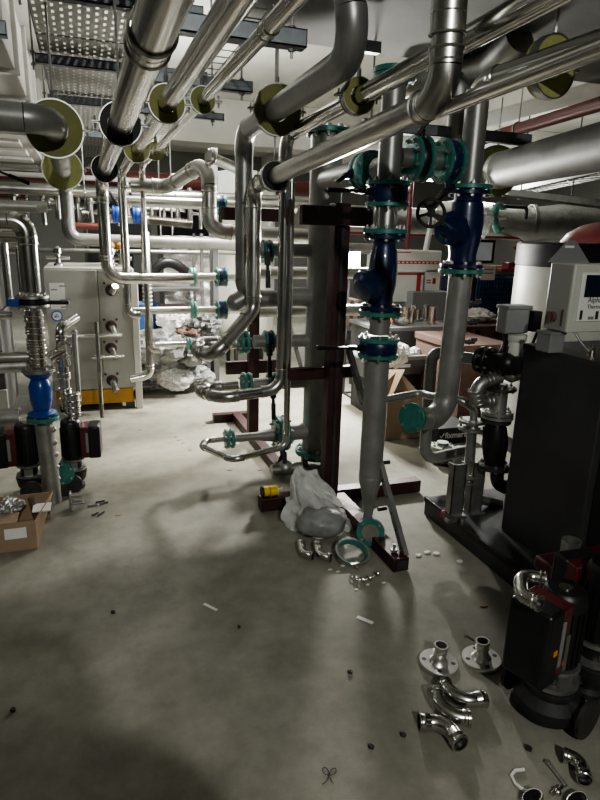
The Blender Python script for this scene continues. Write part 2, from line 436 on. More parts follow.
# left pipe elbow with olive rings
zl = 2.02
o = thing('steel_pipe', 'wide dull pipe entering at the left edge and turning away through olive rings', 'pipe', (-.17, 5.9, zl), 'overhead pipes')
pe = atz(64, 136, zl)
e0 = atz(66, 138, 2.02)
run(o, [(-2.2, 2.78, 2.03), (-.09, 2.78, 2.02), (-.12, 5.9, 2.0), (-.12, 5.9, 1.52), (3.0, 5.9, 1.49)], .055, .10, 'grey_pipe', bead=False, elbow_m='dark_steel')
collar('largest olive foam ring, behind the dull pipe elbow at the left edge', (-.088, 3.02, 2.02), (0, -1, 0), .056, .115, .035, 'olive', 2.9)
collar('second olive foam ring just below and behind the large one at left', (-.108, 4.75, 2.005), (0, -1, 0), .056, .130, .035, 'olive_light', 2.9)

# P8 from riser two
o = thing('steel_pipe', 'polished pipe leaving the right riser toward the viewer through an olive ring', 'pipe', (1.83, 2.72, 2.32), 'overhead pipes')
run(o, [(2.02, .9, 2.37), (1.83, 2.72, 2.33), (1.83, 2.72, 2.15)], .045, .09, 'polished', n=20)
collar('olive foam ring at upper right, behind the long thin pipe', atz(549, 68, 2.35), (.15, -1, 0), .046, .125, .06, 'olive_light', 2.62)

# big insulated right pipe
a9 = atz(497, 171, 2.05); b9 = atz(600, 147, 2.05); d9 = (b9 - a9).normalized()
o = thing('insulated_pipe', 'fat grey clad pipe running in from the right edge', 'pipe', tuple(a9))
MB().cyl(a9, b9 + d9 * 1.5, .112, n=32).build('pipe', 'clad', o)
MB().lathe(a9, d9, [(-.03, .09), (-.02, .112), (.05, .116), (.06, .116), (.065, .113), (.1, .112)], 32).build('end_cap', 'galv', o)
MB().cyl(a9 - d9 * .8, a9 - d9 * .02, .07).build('core_pipe', 'stainless', o)
collar('pale olive foam ring at the end of the fat grey clad pipe', a9 - d9 * .04, d9, .075, .155, .05, 'olive_light', 2.5)
# red sprinkler pipe at right
a = atz(505, 133, 2.45); b = atz(600, 104, 2.45); d = (b - a).normalized()
o = thing('sprinkler_pipe', 'dark red pipe rising to the right edge above the fat grey pipe', 'pipe', tuple(a))
run(o, [b + d * 2, a - d * .6], .045, m='red_pipe')
MB().cyl(a + d * .2, a + d * .2 + V((0, 0, .85)), .005, n=8).build('hanger_rod', 'galv', o)
MB().torus(a + d * .2, d, .047, .008).build('hanger_ring', 'galv', o)

# ================================================================ RISER ONE
RX, RY = 1.385, 2.72
def z1(y, x=380): return aty(x, y, RY).z
o = thing('pipe_riser', 'central vertical grey pipe carrying two blue valves, standing free of the frame', 'pipe', (RX, RY, 0), 'vertical risers')
MB().cyl((RX, RY, .36), (RX, RY, z1(357)), .062, n=28).build('pipe', 'grey_pipe', o)
MB().lathe((RX, RY, .36), (0, 0, -1), [(-.004, .062), (0, .064), (.03, .06), (.10, .045), (.17, .032), (.215, .028)], 28).build('reducer', 'grey_pipe', o)
fc = V((1.345, 2.60, .092))
run(o, [(RX, RY, .15), (RX, RY, .092), fc + V((.012, .03, 0))], .026, .03, 'grey_pipe', bead=False)
f = flange(o, fc, (-.45, -.85, .12), .075, .022, 'teal', 4)
MB().lathe(fc + V((-.45, -.85, .12)).normalized() * .014, (-.45, -.85, .12), [(0, .03), (0, .048), (.003, .048), (.003, .03)], 24).build('raised_face', 'galv', f)
MB().cyl((RX, RY, z1(334)), (RX, RY, z1(316)), .052, n=24).build('pipe', 'grey_pipe', o)
MB().cyl((RX, RY, z1(229)), (RX, RY, z1(205)), .052, n=24).build('pipe', 'stainless', o)
MB().cyl((RX, RY, z1(182)), (RX, RY, 2.30), .055, n=24).build('pipe', 'dark_steel', o)
flange(o, (RX, RY, 2.31), (0, 0, -1), .10, .025, 'teal', 8)
MB().lathe((RX, RY, 2.324), (0, 0, 1), [(0, .10), (.022, .10), (.024, .05)], 28).build('blind_flange', 'teal', o)
# dim upright plane tube stubs on the riser
for y in (462, 508):
    p = V((RX + .06, RY, aty(388, y, RY).z)); MB().cyl(p, p + V((.05, 0, 0)), .012, n=10).build('drain_stub', 'iron', o)
zc = z1(347)
bfly('butterfly_valve', 'blue butterfly valve low on the central riser, black lever pointing left', (RX, RY, zc), (0, 0, 1), .105, gap=.06, lever=((-.13, -.03, .005), (-.36, -.06, .02)), group='blue butterfly valves')
zc = z1(194, 385)
bfly('butterfly_valve', 'dark blue butterfly valve high on the central riser, black lever pointing left', (RX, RY, zc), (0, 0, 1), .105, gap=.075, lever=((-.13, -.03, .005), (-.33, -.05, .0)), group='blue butterfly valves')
# check valve body
zt, zb = z1(232), z1(312)
o = thing('check_valve', 'dark blue angled valve body on the central riser, bulge facing left', 'valve', (RX, RY, zb), 'blue angle valves')
L = zt - zb
MB().lathe((RX, RY, zb + .03), (0, 0, 1), [(0, .09), (.015, .06), (.05, .058), (.10, .068), (L * .45, .072), (L * .7, .064), (L - .09, .055), (L - .07, .06), (L - .055, .09)], 28).build('valve_body', 'blue', o)
cc = V((RX, RY, zb + L * .45)); dd = V((-.8, -.25, -.42)).normalized()
MB().lathe(cc, dd, [(-.02, .055), (.085, .074), (.095, .076), (.097, .088), (.12, .088), (.125, .074), (.15, .055), (.155, .02)], 28).build('bonnet', 'blue', o)
for zz, s in ((zt, 1), (zb, -1)):
    flange(o, (RX, RY, zz - s * .022), (0, 0, s), .103, .02, 'blue', 8)
    flange(o, (RX, RY, zz + s * .004), (0, 0, s), .108, .022, 'teal', 8, hub=.02)
# ================================================================ RISER TWO
SX, SY = 1.835, 2.72
def z2(y, x=460): return aty(x, y, SY).z
o = thing('pipe_riser', 'right vertical grey pipe with small side taps and an elbow at its foot', 'pipe', (SX, SY, .6), 'vertical risers')
zt, zb = z2(188, 468), z2(270)
run(o, [(SX, SY, zb - .02), (SX - .02, SY, .655), (SX - .17, SY - .06, .68)], .060, .12, 'grey_pipe', bead=False, n=28)
ef = V((SX - .235, SY - .08, .70)); ed = V((-.8, -.42, .12)).normalized()
MB().cyl(ef - ed * .10, ef + ed * .05, .026).build('nipple', 'brass', o)
flange(o, ef + ed * .055, ed, .078, .022, 'teal', 4)
MB().cyl((SX, SY, zt + .02), (SX, SY, 2.30), .056, n=24).build('pipe', 'dark_steel', o)
for y in (303, 322, 341, 360):
    p = V((SX + .055, SY - .02, aty(470, y, SY).z))
    v = MB().cyl(p, p + V((.05, -.01, 0)), .011, n=10)
    v.torus(p + V((.02, -.004, 0)), (1, 0, 0), .012, .004, 12, 6).box(p + V((.045, -.012, .012)), (.03, .012, .02))
    v.build('side_tap', 'iron', o)
o = thing('globe_valve', 'dark blue angled valve with a black handwheel on the right riser', 'valve', (SX, SY, zb), 'blue angle valves')
L = zt - zb
MB().lathe((SX, SY, zb + .03), (0, 0, 1), [(0, .095), (.015, .07), (.05, .068), (.12, .082), (L * .5, .088), (L * .75, .078), (L - .09, .066), (L - .06, .07), (L - .045, .095)], 28).build('valve_body', 'blue', o)
cc = V((SX - .02, SY, zb + L * .42)); hw = aty(431, 213, 2.58); dd = (hw - cc).normalized(); HL = (hw - cc).length
MB().lathe(cc, dd, [(-.05, .07), (.09, .072), (.10, .07), (.102, .085), (.125, .085), (.13, .055), (.16, .04)], 28).build('bonnet', 'blue', o)
MB().cyl(cc + dd * .15, hw, .012, n=12).build('valve_stem', 'stainless', o)
hwd = (V((-.35, -.9, .22))).normalized(); a, b = basis(hwd)
w = MB().torus(hw, hwd, .063, .0085, 32, 10).cyl(hw - hwd * .012, hw + hwd * .012, .018)
for k in range(5):
    th = 2 * math.pi * k / 5 + .3; w.bar(hw, hw + (a * math.cos(th) + b * math.sin(th)) * .062, .012, .008, up=hwd)
w.build('handwheel', 'rubber', o)
for zz, s in ((zt, 1), (zb, -1)):
    flange(o, (SX, SY, zz - s * .022), (0, 0, s), .108, .02, 'blue', 8)
    flange(o, (SX, SY, zz + s * .004), (0, 0, s), .115, .022, 'teal', 8, hub=.02)
# horizontal link between the risers at z~2
zl2 = aty(430, 160, SY).z
o = thing('link_pipe', 'short dark pipe joining the two risers near the ceiling', 'pipe', (1.6, SY, zl2))
MB().cyl((RX + .05, SY, zl2), (SX - .05, SY, zl2), .045).build('pipe', 'dark_steel', o)
bfly('butterfly_valve', 'green flanged valve beside the central riser, black handle up, near the ceiling', (1.535, SY, zl2), (1, 0, 0), .105, gap=.04, body='black', fm='teal', lever=((0, -.02, .13), (.03, -.04, .19)), group='link pipe valves')
bfly('butterfly_valve', 'blue valve with green flanges against the right riser near the ceiling', (1.70, SY, zl2), (1, 0, 0), .105, gap=.05, lever=((-.02, -.06, -.13), (-.14, -.10, -.22)), group='link pipe valves')
# header tee toward riser one
# ================================================================ HEADER
HX, HY, HR = 1.49, 3.8, .105
o = thing('header_pipe', 'fat vertical grey header standing behind the dark red frame', 'pipe', (HX, HY, 0))
MB().cyl((HX, HY, .12), (HX, HY, 2.22), HR, n=36).build('pipe', 'grey_pipe', o)
MB().lathe((HX, HY, .06), (0, 0, 1), [(0, .03), (.0, .10), (.03, .115), (.05, .10)], 28).build('base_cap', 'iron', o)
flange(o, (HX, HY, .115), (0, 0, 1), .155, .03, 'teal', 10)
flange(o, (HX, HY, 2.24), (0, 0, -1), .15, .03, 'teal', 10)
for x in (-.09, .07): MB().span((HX + x - .02, HY - .02, 0), (HX + x + .02, HY + .02, .1)).build('foot', 'iron', o)
def branch(zb_, x0, r, m='grey_pipe', xe=None):
    MB().cyl((x0, HY, zb_), (HX - .05, HY, zb_), r, n=20).build('branch', m, o)
for zb_, x0, r in ((1.51, .95, .045), (1.22, 1.2, .055), (.92, 1.02, .045), (.63, 1.0, .042)): branch(zb_, x0, r)
MB().lathe((.86, HY, .26), (1, 0, 0), [(0, .030), (.18, .030), (.34, .055), (.45, .055)], 20).build('branch', 'grey_pipe', o)
MB().cyl((HX - .02, HY, .27), (1.27, HY, .27), .06).build('branch', 'grey_pipe', o)
for x, zz, R in ((.95, .92, .075), (.97, .63, .085), (.85, .26, .068)):
    flange(o, (x - .018, HY, zz), (-1, 0, 0), R, .02, 'teal', 6); flange(o, (x + .018, HY, zz), (1, 0, 0), R, .02, 'teal', 6)
tz = aty(350, 172, 3.2).z
MB().cyl((HX - .02, HY, tz), (HX - .02, 3.22, tz), .07, n=24).build('branch', 'grey_pipe', o)
MB().cyl((HX - .02, 3.0, tz), (HX - .02, 2.80, tz), .06, n=24).build('branch', 'dark_steel', o)
bfly('butterfly_valve', 'blue valve with green flanges between header and central riser', (HX - .02, 3.13, tz), (0, 1, 0), .105, gap=.05, lever=((-.14, 0, -.03), (-.18, -.0, -.06)), group='link pipe valves')
bfly('butterfly_valve', 'wide green flanged valve on the lowest header branch near the floor', (1.22, HY, .27), (1, 0, 0), .125, gap=.03, lever=((0, -.05, -.15), (-.04, -.08, -.23)), group='header valves')
# small valves under branches at left of the post
for (x, y, z, lab) in ((1.10, 3.8, 1.50, 'upper small blue valve on the header branch behind the thin verticals'), (1.12, 3.8, .92, 'small blue valve with black hanging lever behind the thin verticals'), (1.15, 3.8, .63, 'lower small blue valve on the header branch just above the floor frame')):
    bfly('butterfly_valve', lab, (x, y, z), (1, 0, 0), .075, gap=.03, lever=((-.02, -.09, -.03), (-.02, -.11, -.22)), group='header valves', bolts=False)

# ================================================================ STEEL FRAMES
def hbeam(mb, p, q, w=.08, h=.08):
    return mb.bar(p, q, w, h)
PX, PY = 1.345, 3.2
o = thing('pipe_rack', 'dark red steel frame whose tall post stands left of the central riser', 'frame', (PX, PY, 0), 'dark red pipe frames')
MB().span((PX - .045, PY - .045, .08), (PX + .045, PY + .045, 1.78)).build('post', 'red_oxide', o, bevel=.004)
MB().span((PX - .01, PY - .052, .1), (PX + .01, PY - .0455, 1.76)).build('post_web', 'iron', o)
MB().span((.90, PY - .04, .005), (1.98, PY + .04, .085)).build('floor_beam', 'red_oxide', o, bevel=.004)
MB().span((1.345, 2.33, .005), (1.43, PY - .04, .075)).build('floor_beam', 'red_oxide', o, bevel=.004)
MB().span((1.36, 2.325, .02), (1.415, 2.33, .062)).build('beam_mouth', 'ink', o)
MB().span((1.09, PY - .10, 1.66), (1.50, PY - .046, 1.76)).build('cross_beam', 'red_oxide', o, bevel=.004)
MB().span((1.09, PY + .046, .78), (1.50, PY + .10, .85)).build('cross_beam', 'red_oxide', o, bevel=.004)
MB().cyl((1.38, 2.40, .075), (1.38, 2.40, .12), .008, n=8).cyl((1.38, 2.40, .08), (1.38, 2.40, .092), .018, n=6).build('anchor_bolt', 'galv', o)
MB().cyl((.97, PY, .085), (.97, PY, .12), .008, n=8).cyl((.97, PY, .085), (.97, PY, .097), .018, n=6).build('anchor_bolt', 'galv', o)
st = MB().bar((PX + .062, PY - .03, 1.02), (1.43, 2.37, .06), .04, .025, up=(1, 0, 0))
s_ = st.build('brace_strut', 'galv', o)
for k in range(14):
    t = (k + .5) / 14; p = V((PX + .062, PY - .03, 1.02)).lerp(V((1.43, 2.37, .06)), t)
    MB().cyl(p + V((-.0145, 0, 0)), p + V((-.0125, 0, 0)), .007, n=8).build('slot', 'ink', s_) if k % 1 == 0 else None
PX2, PY2 = 1.18, 4.42
o = thing('pipe_rack', 'second dark red frame farther back beside the low pipe bends', 'frame', (PX2, PY2, 0), 'dark red pipe frames')
MB().span((PX2 - .04, PY2 - .04, .07), (PX2 + .04, PY2 + .04, 1.8)).build('post', 'red_oxide', o, bevel=.004)
MB().span((PX2 - .035, 3.7, .005), (PX2 + .045, 5.0, .075)).build('floor_beam', 'red_oxide', o, bevel=.004)
MB().span((.95, PY2 + .041, 1.70), (1.5, PY2 + .09, 1.79)).build('cross_beam', 'red_oxide', o, bevel=.004)
MB().span((.98, PY2 + .041, .55), (1.5, PY2 + .09, .65)).build('cross_beam', 'red_oxide', o, bevel=.004)
st = MB().bar((1.30, 4.0, 1.1), (1.52, 3.75 - .1, .05), .035, .02, up=(1, 0, 0)).build('brace_strut', 'galv', o)
MB().span((.98, 4.98, .0), (1.3, 5.06, .07)).build('floor_beam', 'red_oxide', o)

# ================================================================ LEFT RISER
LX, LY = -.285, 3.6
def z3(y, x=38): return aty(x, y, LY).z
o = thing('pipe_riser', 'polished riser at the far left with elbow on top and press joints', 'pipe', (LX, LY, 0), 'vertical risers')
run(o, [(-1.6, LY, 1.62), (LX, LY, 1.64), (LX, LY, z3(292))], .05, .07, 'polished')
MB().cyl((LX, LY, z3(310)), (LX, LY, z3(366)), .046, n=24).build('pipe', 'polished', o)
for y in (318, 330, 342, 350, 360): coupling(o, (LX, LY, z3(y)), (0, 0, 1), .046, 'polished', .03)
pp = [(LX, LY, z3(424)), (LX + .01, LY - .0, .25), (LX + .015, LY - .02, .03)]
MB().tube(pp, [.05, .052, .05], 20).build('pipe', 'galv', o)
for k, y in enumerate((430, 443, 455, 468, 480)):
    p = V((LX + .05, LY - .01, z3(y))); MB().sphere(p, .018, (1, 1, 1)).build('weld_nub', 'galv', o)
MB().cyl((-1.6, LY + .02, z3(352) - .03), (LX - .04, LY + .02, z3(352) - .03), .032).build('branch', 'polished', o)
MB().cyl((-1.5, LY + .25, 1.55), (LX - .02, LY + .25, 1.55), .03).build('branch', 'polished', o)
ob = bfly('butterfly_valve', 'silver flanged valve on the far left riser, black lever pointing right', (LX, LY, z3(301)), (0, 0, 1), .085, body='black', fm='galv', gap=.03, lever=((.05, -.07, .0), (.19, -.09, .0)), group='far left valves')
MB().box((LX - .09, LY - .06, z3(301)), (.06, .05, .04)).build('gear_cap', 'blue_bright', ob, bevel=.006)
bfly('butterfly_valve', 'blue valve with black lever pointing left, top left corner below the ducts', (-.62, 3.9, 1.86), (1, 0, 0), .075, body='blue_bright', fm='galv', gap=.06, lever=((.12, -.1, .07), (.36, -.1, -.02)), group='far left valves', bolts=False)
o = thing('rubber_bellows', 'bright blue rubber bellows above the left pumps', 'pipe joint', (LX, LY, z3(420)))
zt, zb = z3(372), z3(418); L = zt - zb
MB().lathe((LX, LY, zb + .02), (0, 0, 1), [(0, .08), (.012, .08), (.03, .045), (.06, .055), (.09, .060), (L * .62, .062), (L * .75, .05), (L - .06, .045), (L - .035, .075), (L - .02, .085)], 28).build('bellows_body', 'blue_bright', o)
flange(o, (LX, LY, zt + .01), (0, 0, 1), .088, .018, 'galv', 6)
flange(o, (LX, LY, zb), (0, 0, -1), .088, .022, 'teal', 6)
# second strand behind with clear fittings
o = thing('steel_pipe', 'thin polished upright with ribbed press fittings just right of the left riser', 'pipe', (-.17, 3.85, 0), 'left thin uprights')
run(o, [(-.17, 3.95, .50), (-.17, 3.95, 1.02), (-.08, 4.1, 1.06)], .03, .05, 'polished')
for z in (.55, .62, .72, .82): coupling(o, (-.17, 3.95, z), (0, 0, 1), .036, 'polished', .03)
MB().tube([(-.23, 3.7, .88), (-.16, 3.72, .92), (-.15, 3.75, .83)], .035, 14).torus((-.145, 3.68, .93), (-.3, -1, 0), .045, .006).build('elbow', 'polished', o)
for (px, y0, y1, Y, r, lab) in ((74, 330, 398, 4.3, .017, 'thin steel upright in front of the boiler door'), (96, 322, 418, 4.25, .014, 'thinner steel upright right of the other, in front of the boiler'), (3, 236, 305, 3.9, .02, 'thin steel upright at the very left edge'), (17, 245, 300, 4.2, .012, 'slim steel upright behind the left riser')):
    p = aty(px, y1, Y); q = aty(px, y0, Y)
    o = thing('steel_pipe', lab, 'pipe', (q.x, Y, p.z), 'left thin uprights')
    MB().cyl((q.x, Y, min(p.z, .45) if px > 50 else p.z), (q.x, Y, q.z), r, n=14).build('pipe', 'polished' if px != 74 else 'galv', o)
    MB().torus((q.x, Y, q.z - .02), (0, 0, 1), r, r * .3, 16, 6).build('rim', 'polished', o)
# ================================================================ PUMPS
def pump(name, label, x, y, H, r, boxv, boxd, redside, group, scale_v=1, z0=0, dark=False):
    """vertical inline pump; boxv = direction of electronics box"""
    o = thing(name, label, 'pump', (x, y, z0), group)
    def P(z): return V((x, y, z0 + z * H))
    vm = MB().lathe(P(0), (0, 0, 1), [(0, r * .8), (.02 * H, r * 1.0), (.06 * H, r * 1.0), (.08 * H, r * .75), (.16 * H, r * 1.15), (.24 * H, r * 1.25), (.27 * H, r * 1.28), (.28 * H, r * 1.0)], 28)
    bd = V(boxv).normalized(); side = bd.cross(V((0, 0, 1)))
    for s in (-1, 1):
        vm.cyl(P(.16), P(.16) + side * s * r * 1.9, r * .55)
        vm.cyl(P(.16) + side * s * r * 1.85, P(.16) + side * s * r * 2.05, r * 1.0)
    vm.build('volute', 'iron', o)
    MB().ring(P(.30), (0, 0, 1), r * .8, r * 1.2, H * .03).build('clamp_ring', 'galv', o)
    MB().cyl(P(.29), P(.44), r * .82, n=24).build('lantern', 'black', o)
    MB().box(P(.36) + (V((0, -1, 0)) * r * .80), (r * .8, r * .12, H * .09)).build('rating_plate', 'galv', o)
    MB().ring(P(.44), (0, 0, 1), r * .8, r * 1.16, H * .025).build('clamp_ring', 'galv', o)
    mo = MB().lathe(P(.45), (0, 0, 1), [(0, r * .85), (.01 * H, r), (.50 * H, r), (.53 * H, r * .94), (.55 * H, r * .8)], 32)
    for k in range(20):
        th = 2 * math.pi * k / 20; d = V((math.cos(th), math.sin(th), 0))
        mo.bar(P(.48) + d * r, P(.88) + d * r, .004, .012, up=d)
    mo.build('motor', 'black', o)
    MB().lathe(P(1.0), (0, 0, 1), [(0, r * .3), (.004, r * .3), (.004, r * .05)], 20).build('vent_screw', 'brass', o)
    w, dp, h = boxd
    c = P(.45) + bd * (r + dp / 2 - .005) + V((0, 0, h / 2 + .01))
    R = Matrix((side, bd, V((0, 0, 1)))).transposed()
    bx = MB().box(c + bd * dp * .2, (w, dp * .6, h), 0, R).build('control_box', 'black', o, bevel=.012)
    MB().box(c - bd * dp * .25, (w * .92, dp * .5, h * .96), 0, R).build('box_neck', 'red_pump', o, bevel=.006)
    MB().box(c - bd * dp * .15 - V((0, 0, h * .0)) + (side if side.y < 0 else -side) * (w * .47), (.003, .006, h * .62), 0, R).box(c - bd * dp * .15 + (side if side.y < 0 else -side) * (w * .475), (.004, dp * .14, h * .6), 0, R).build('warning_strip', 'box_grey', bx)
    return o, P, bd, side, R, c
pump('circulation_pump', 'black and red pump behind the left riser, its box at the left edge', -.405, 3.8, .47, .062, (-1, -.1, 0), (.16, .12, .22), 1, 'pumps at the left')
pump('circulation_pump', 'black and red pump right of the left riser, its red box facing right', -.15, 3.85, .46, .062, (1, -.1, 0), (.15, .12, .21), 1, 'pumps at the left')
o = thing('steel_pipe', 'ribbed polished stub rising from the top of the left hand pumps', 'pipe', (-.13, 3.9, .46), 'left thin uprights')
MB().cyl((-.13, 3.9, .465), (-.13, 3.9, .62), .045).build('pipe', 'polished', o)
for z in (.49, .53, .57, .61): MB().torus((-.13, 3.9, z), (0, 0, 1), .046, .006).build('bead', 'polished', o)
o = thing('pipe_flange', 'teal flange near the floor between the two left pumps', 'flange', (-.21, 3.72, .14))
flange(o, (-.21, 3.70, .16), (-.1, -.9, .1), .07, .02, 'teal', 6)
MB().cyl((-.21, 3.71, .16), (-.20, 3.86, .16), .04).build('pipe', 'galv', o)
MB().span((-.25, 3.72, 0), (-.17, 3.80, .1)).build('foot', 'iron', o)
# steel clevis bracket and screws beside
p = fl(79, 510)
o = thing('steel_bracket', 'small pale steel bracket standing on the floor beside the left pump', 'bracket', tuple(p))
MB().span((p.x - .05, p.y - .01, 0), (p.x - .038, p.y + .05, .11)).span((p.x - .05, p.y, .085), (p.x + .02, p.y + .04, .097)).span((p.x - .05, p.y, .035), (p.x + .03, p.y + .04, .047)).build('plate', 'galv', o, bevel=.002)
for i, (px, py, dx) in enumerate(((89, 507, .05), (97, 503, .045), (101, 505, .04), (93, 516, .03), (99, 516, .03))):
    p = fl(px, py); o = MB().cyl(p + V((0, 0, .006)), p + V((dx, .01 * i, .006)), .0045, n=6).cyl(p + V((0, 0, .006)), p + V((-.008, 0, .006)), .008, n=6).build('bolt', 'iron')
    tag(o, 'small dark bolt on the floor beside the left pump bracket', 'bolt', 'bolts scattered by the left pump')

# ================================================================ BOILER
bx0, bx1, by = -.34, .40, 5.62
o = thing('boiler_cabinet', 'pale grey boiler cabinet on a yellow base, pipe stubs on its front', 'boiler', (.03, by, 0))
MB().span((bx0, by, .20), (bx1, by + .9, 1.29)).build('casing', 'boiler_grey', o, bevel=.012)
MB().span((bx0 + .02, by + .01, .06), (bx1 - .05, by + .88, .195)).build('base_frame', 'yellow', o, bevel=.005)
MB().span((bx0, by - .008, .30), (.085, by + .001, 1.27)).build('front_panel', 'boiler_grey', o, bevel=.003)
MB().span((.095, by - .008, .30), (bx1 - .03, by + .001, 1.27)).build('front_panel', 'boiler_grey', o, bevel=.003)
MB().span((bx1 - .03, by - .02, .0), (bx1 + .03, by + .04, 1.25)).build('corner_post', 'cream_panel', o, bevel=.004)
for x in (bx0 + .05, bx1 - .12): MB().span((x, by + .02, 0), (x + .08, by + .1, .06)).build('foot', 'iron', o)
p0 = aty(49, 283, by - .01); p1 = aty(66, 309, by - .01)
lb = MB().span((p0.x, by - .011, p1.z), (p1.x, by - .008, p0.z)).build('instruction_sheet', 'label', o)
for i in range(7):
    for j in range(2):
        if (i + j) % 5 == 3: continue
        x = p0.x + .01 + j * .07; z = p0.z - .02 - i * .03
        MB().span((x, by - .0125, z - .012), (x + .05, by - .0112, z)).build('text_block', 'box_grey', lb) if (i + j) % 2 else None
pb = aty(57, 316, by - .01)
b_ = MB().lathe((pb.x, by - .008, pb.z), (0, -1, 0), [(0, .047), (.003, .047)], 28).build('round_badge', 'blue_plastic', o)
MB().lathe((pb.x, by - .0112, pb.z), (0, -1, 0), [(0, .036), (.001, .036)], 28).build('badge_face', 'label', b_)
MB().tube([(pb.x - .02, by - .013, pb.z - .012), (pb.x, by - .013, pb.z + .016), (pb.x + .02, by - .013, pb.z - .012), (pb.x, by - .013, pb.z - .004), (pb.x - .02, by - .013, pb.z - .012)], .0035, 6).build('badge_emblem', 'blue_plastic', b_)
MB().torus((aty(99, 281, by).x, by - .006, aty(99, 281, by).z), (0, 1, 0), .075, .003, 32, 5).build('knockout_ring', 'box_grey', o)
for (px, py) in ((111, 290), (111, 326), (111, 348), (112, 380)):
    q = aty(px, py, by); s = thing
    fr = MB().lathe((q.x, by, q.z), (0, -1, 0), [(0, .05), (.02, .05), (.022, .03)], 20).build('port_flange', 'red_oxide', o)
    pts = [V((q.x, by - .01, q.z)), V((q.x + .01, by - .16, q.z)), V((q.x + .03, by - .20, q.z - (.06 if py != 290 else -.05)))]
    MB().tube(pts, .028, 14).build('pipe_stub', 'polished', fr)
    for dx in (-.055, .05):
        MB().cyl((q.x + dx, by, q.z + .06), (q.x + dx, by - .018, q.z + .06), .012, n=8).build('bolt', 'iron', fr)
q = aty(85, 335, by - .2)
o = thing('steel_pipe', 'short horizontal polished pipe across the boiler front, upper one', 'pipe', (q.x, by - .2, q.z), 'boiler front pipes')
run(o, [(-.25, by - .25, q.z), (.26, by - .25, q.z)], .016, m='polished')
for x in (-.1, .05, .2): coupling(o, (x, by - .25, q.z), (1, 0, 0), .018, 'polished', .03)
q = aty(95, 356, by - .2)
o = thing('steel_pipe', 'short horizontal polished pipe across the boiler front, lower one', 'pipe', (q.x, by - .2, q.z), 'boiler front pipes')
run(o, [(0, by - .25, q.z), (.27, by - .25, q.z)], .014, m='polished')
for x in (.05, .2): coupling(o, (x, by - .25, q.z), (1, 0, 0), .016, 'polished', .03)
# upright pipe at boiler's right corner with bottom bend
o = thing('steel_pipe', 'steel pipe with pale zip ties looping down beside the boiler right corner', 'pipe', (.5, 5.5, 0), 'boiler front pipes')
run(o, [(.50, 5.5, 1.6), (.50, 5.5, .34), (.32, 5.5, .31)], .036, .07, 'polished')
tt = MB()
for k in range(9): tt.torus((.50, 5.5, .95 + k * .035), (0, 0, 1), .038, .007, 14, 6)
tt.build('zip_ties', 'paper', o)
# ================================================================ BACK PIPEWORK (left middle)
def hline(label, y, z, x0, x1, r, m='grey_pipe', nm='steel_pipe', grp='horizontal pipes behind the boiler', marks=()):
    o = thing(nm, label, 'pipe', (x0, y, z), grp)
    MB().cyl((x0, y, z), (x1, y, z), r, n=20).build('pipe', m, o)
    for x in marks: coupling(o, (x, y, z), (1, 0, 0), r, m, r * 1.2)
    return o
hline('long red pipe across the far side under the ceiling', 8.0, 2.22, -6, 3.2, .09, 'red_pipe', 'sprinkler_pipe', marks=(-2, .5))
hline('grey horizontal pipe just below the red pipe', 6.6, 1.97, -3, 2.6, .055, 'stainless', marks=(-1, .2, 1.1))
hline('dull upper horizontal pipe at the left, behind the boiler top', 6.3, 1.80, -3, -.3, .05, 'galv')
hline('thin horizontal pipe across the boiler top', 6.7, 1.40, -3, 2.2, .022, 'galv')
hline('dark red horizontal rail above the boiler', 6.4, 1.36 + .28, -.1, .25, .03, 'red_pipe', marks=())
# branches with flanges to the second header
for (zz, lab, lev) in ((1.17, 'blue valve with teal flanges on the upper branch right of the boiler', .55), (.75 + .19, 'x', 0),):
    pass
for (y_px, lab) in ((277, 'upper'), (310, 'lower')):
    zz = aty(222, y_px, 5.3).z
    o = hline('%s of the two flanged branches running right behind the swept pipe' % lab, 5.3, zz, .86 if lab == 'upper' else 1.0, 1.46, .035, 'stainless', grp='flanged branches')
    if lab == 'upper':
        flange(o, (.86, 5.3, zz), (1, 0, 0), .08, .02, 'teal_light', 6); flange(o, (.885, 5.3, zz), (1, 0, 0), .08, .02, 'teal_light', 6)
    bfly('butterfly_valve', 'blue valve with teal flanges, %s of the stacked pair at the branches' % lab, (1.12, 5.3, zz), (1, 0, 0), .085, gap=.06, group='stacked branch valves', lever=((0, -.02, -.1), (0, -.05, -.2)) if lab == 'x' else None, body='blue')
zz = aty(192, 310, 5.3).z
o = hline('branch pipe with a teal flange just above the foil block foot', 5.3, zz, .36, 1.05, .032, 'stainless', grp='flanged branches')
flange(o, (.86, 5.3, zz), (1, 0, 0), .075, .02, 'teal_light', 6); flange(o, (.885, 5.3, zz), (1, 0, 0), .075, .02, 'teal_light', 6)
zz = aty(180, 344, 5.2).z
o = hline('lowest thin branch with a pale green flange beside the rubbish heap', 5.2, zz, .52, 1.02, .022, 'polished', grp='flanged branches')
flange(o, (.80, 5.2, zz), (1, 0, 0), .06, .015, 'teal_light', 6); flange(o, (.82, 5.2, zz), (1, 0, 0), .06, .015, 'teal_light', 6)
zz = aty(222, 205, 5.6).z
o = bfly('butterfly_valve', 'blue valve with teal flanges high up, left of the dull vertical pipe', (1.18, 5.6, zz), (1, 0, 0), .09, gap=.06, group='stacked branch valves', lever=((0, -.02, -.1), (-.01, -.04, -.27)))
hline('upper branch pipe through the high blue valve', 5.6, zz, .3, 1.9, .045, 'stainless', grp='flanged branches')
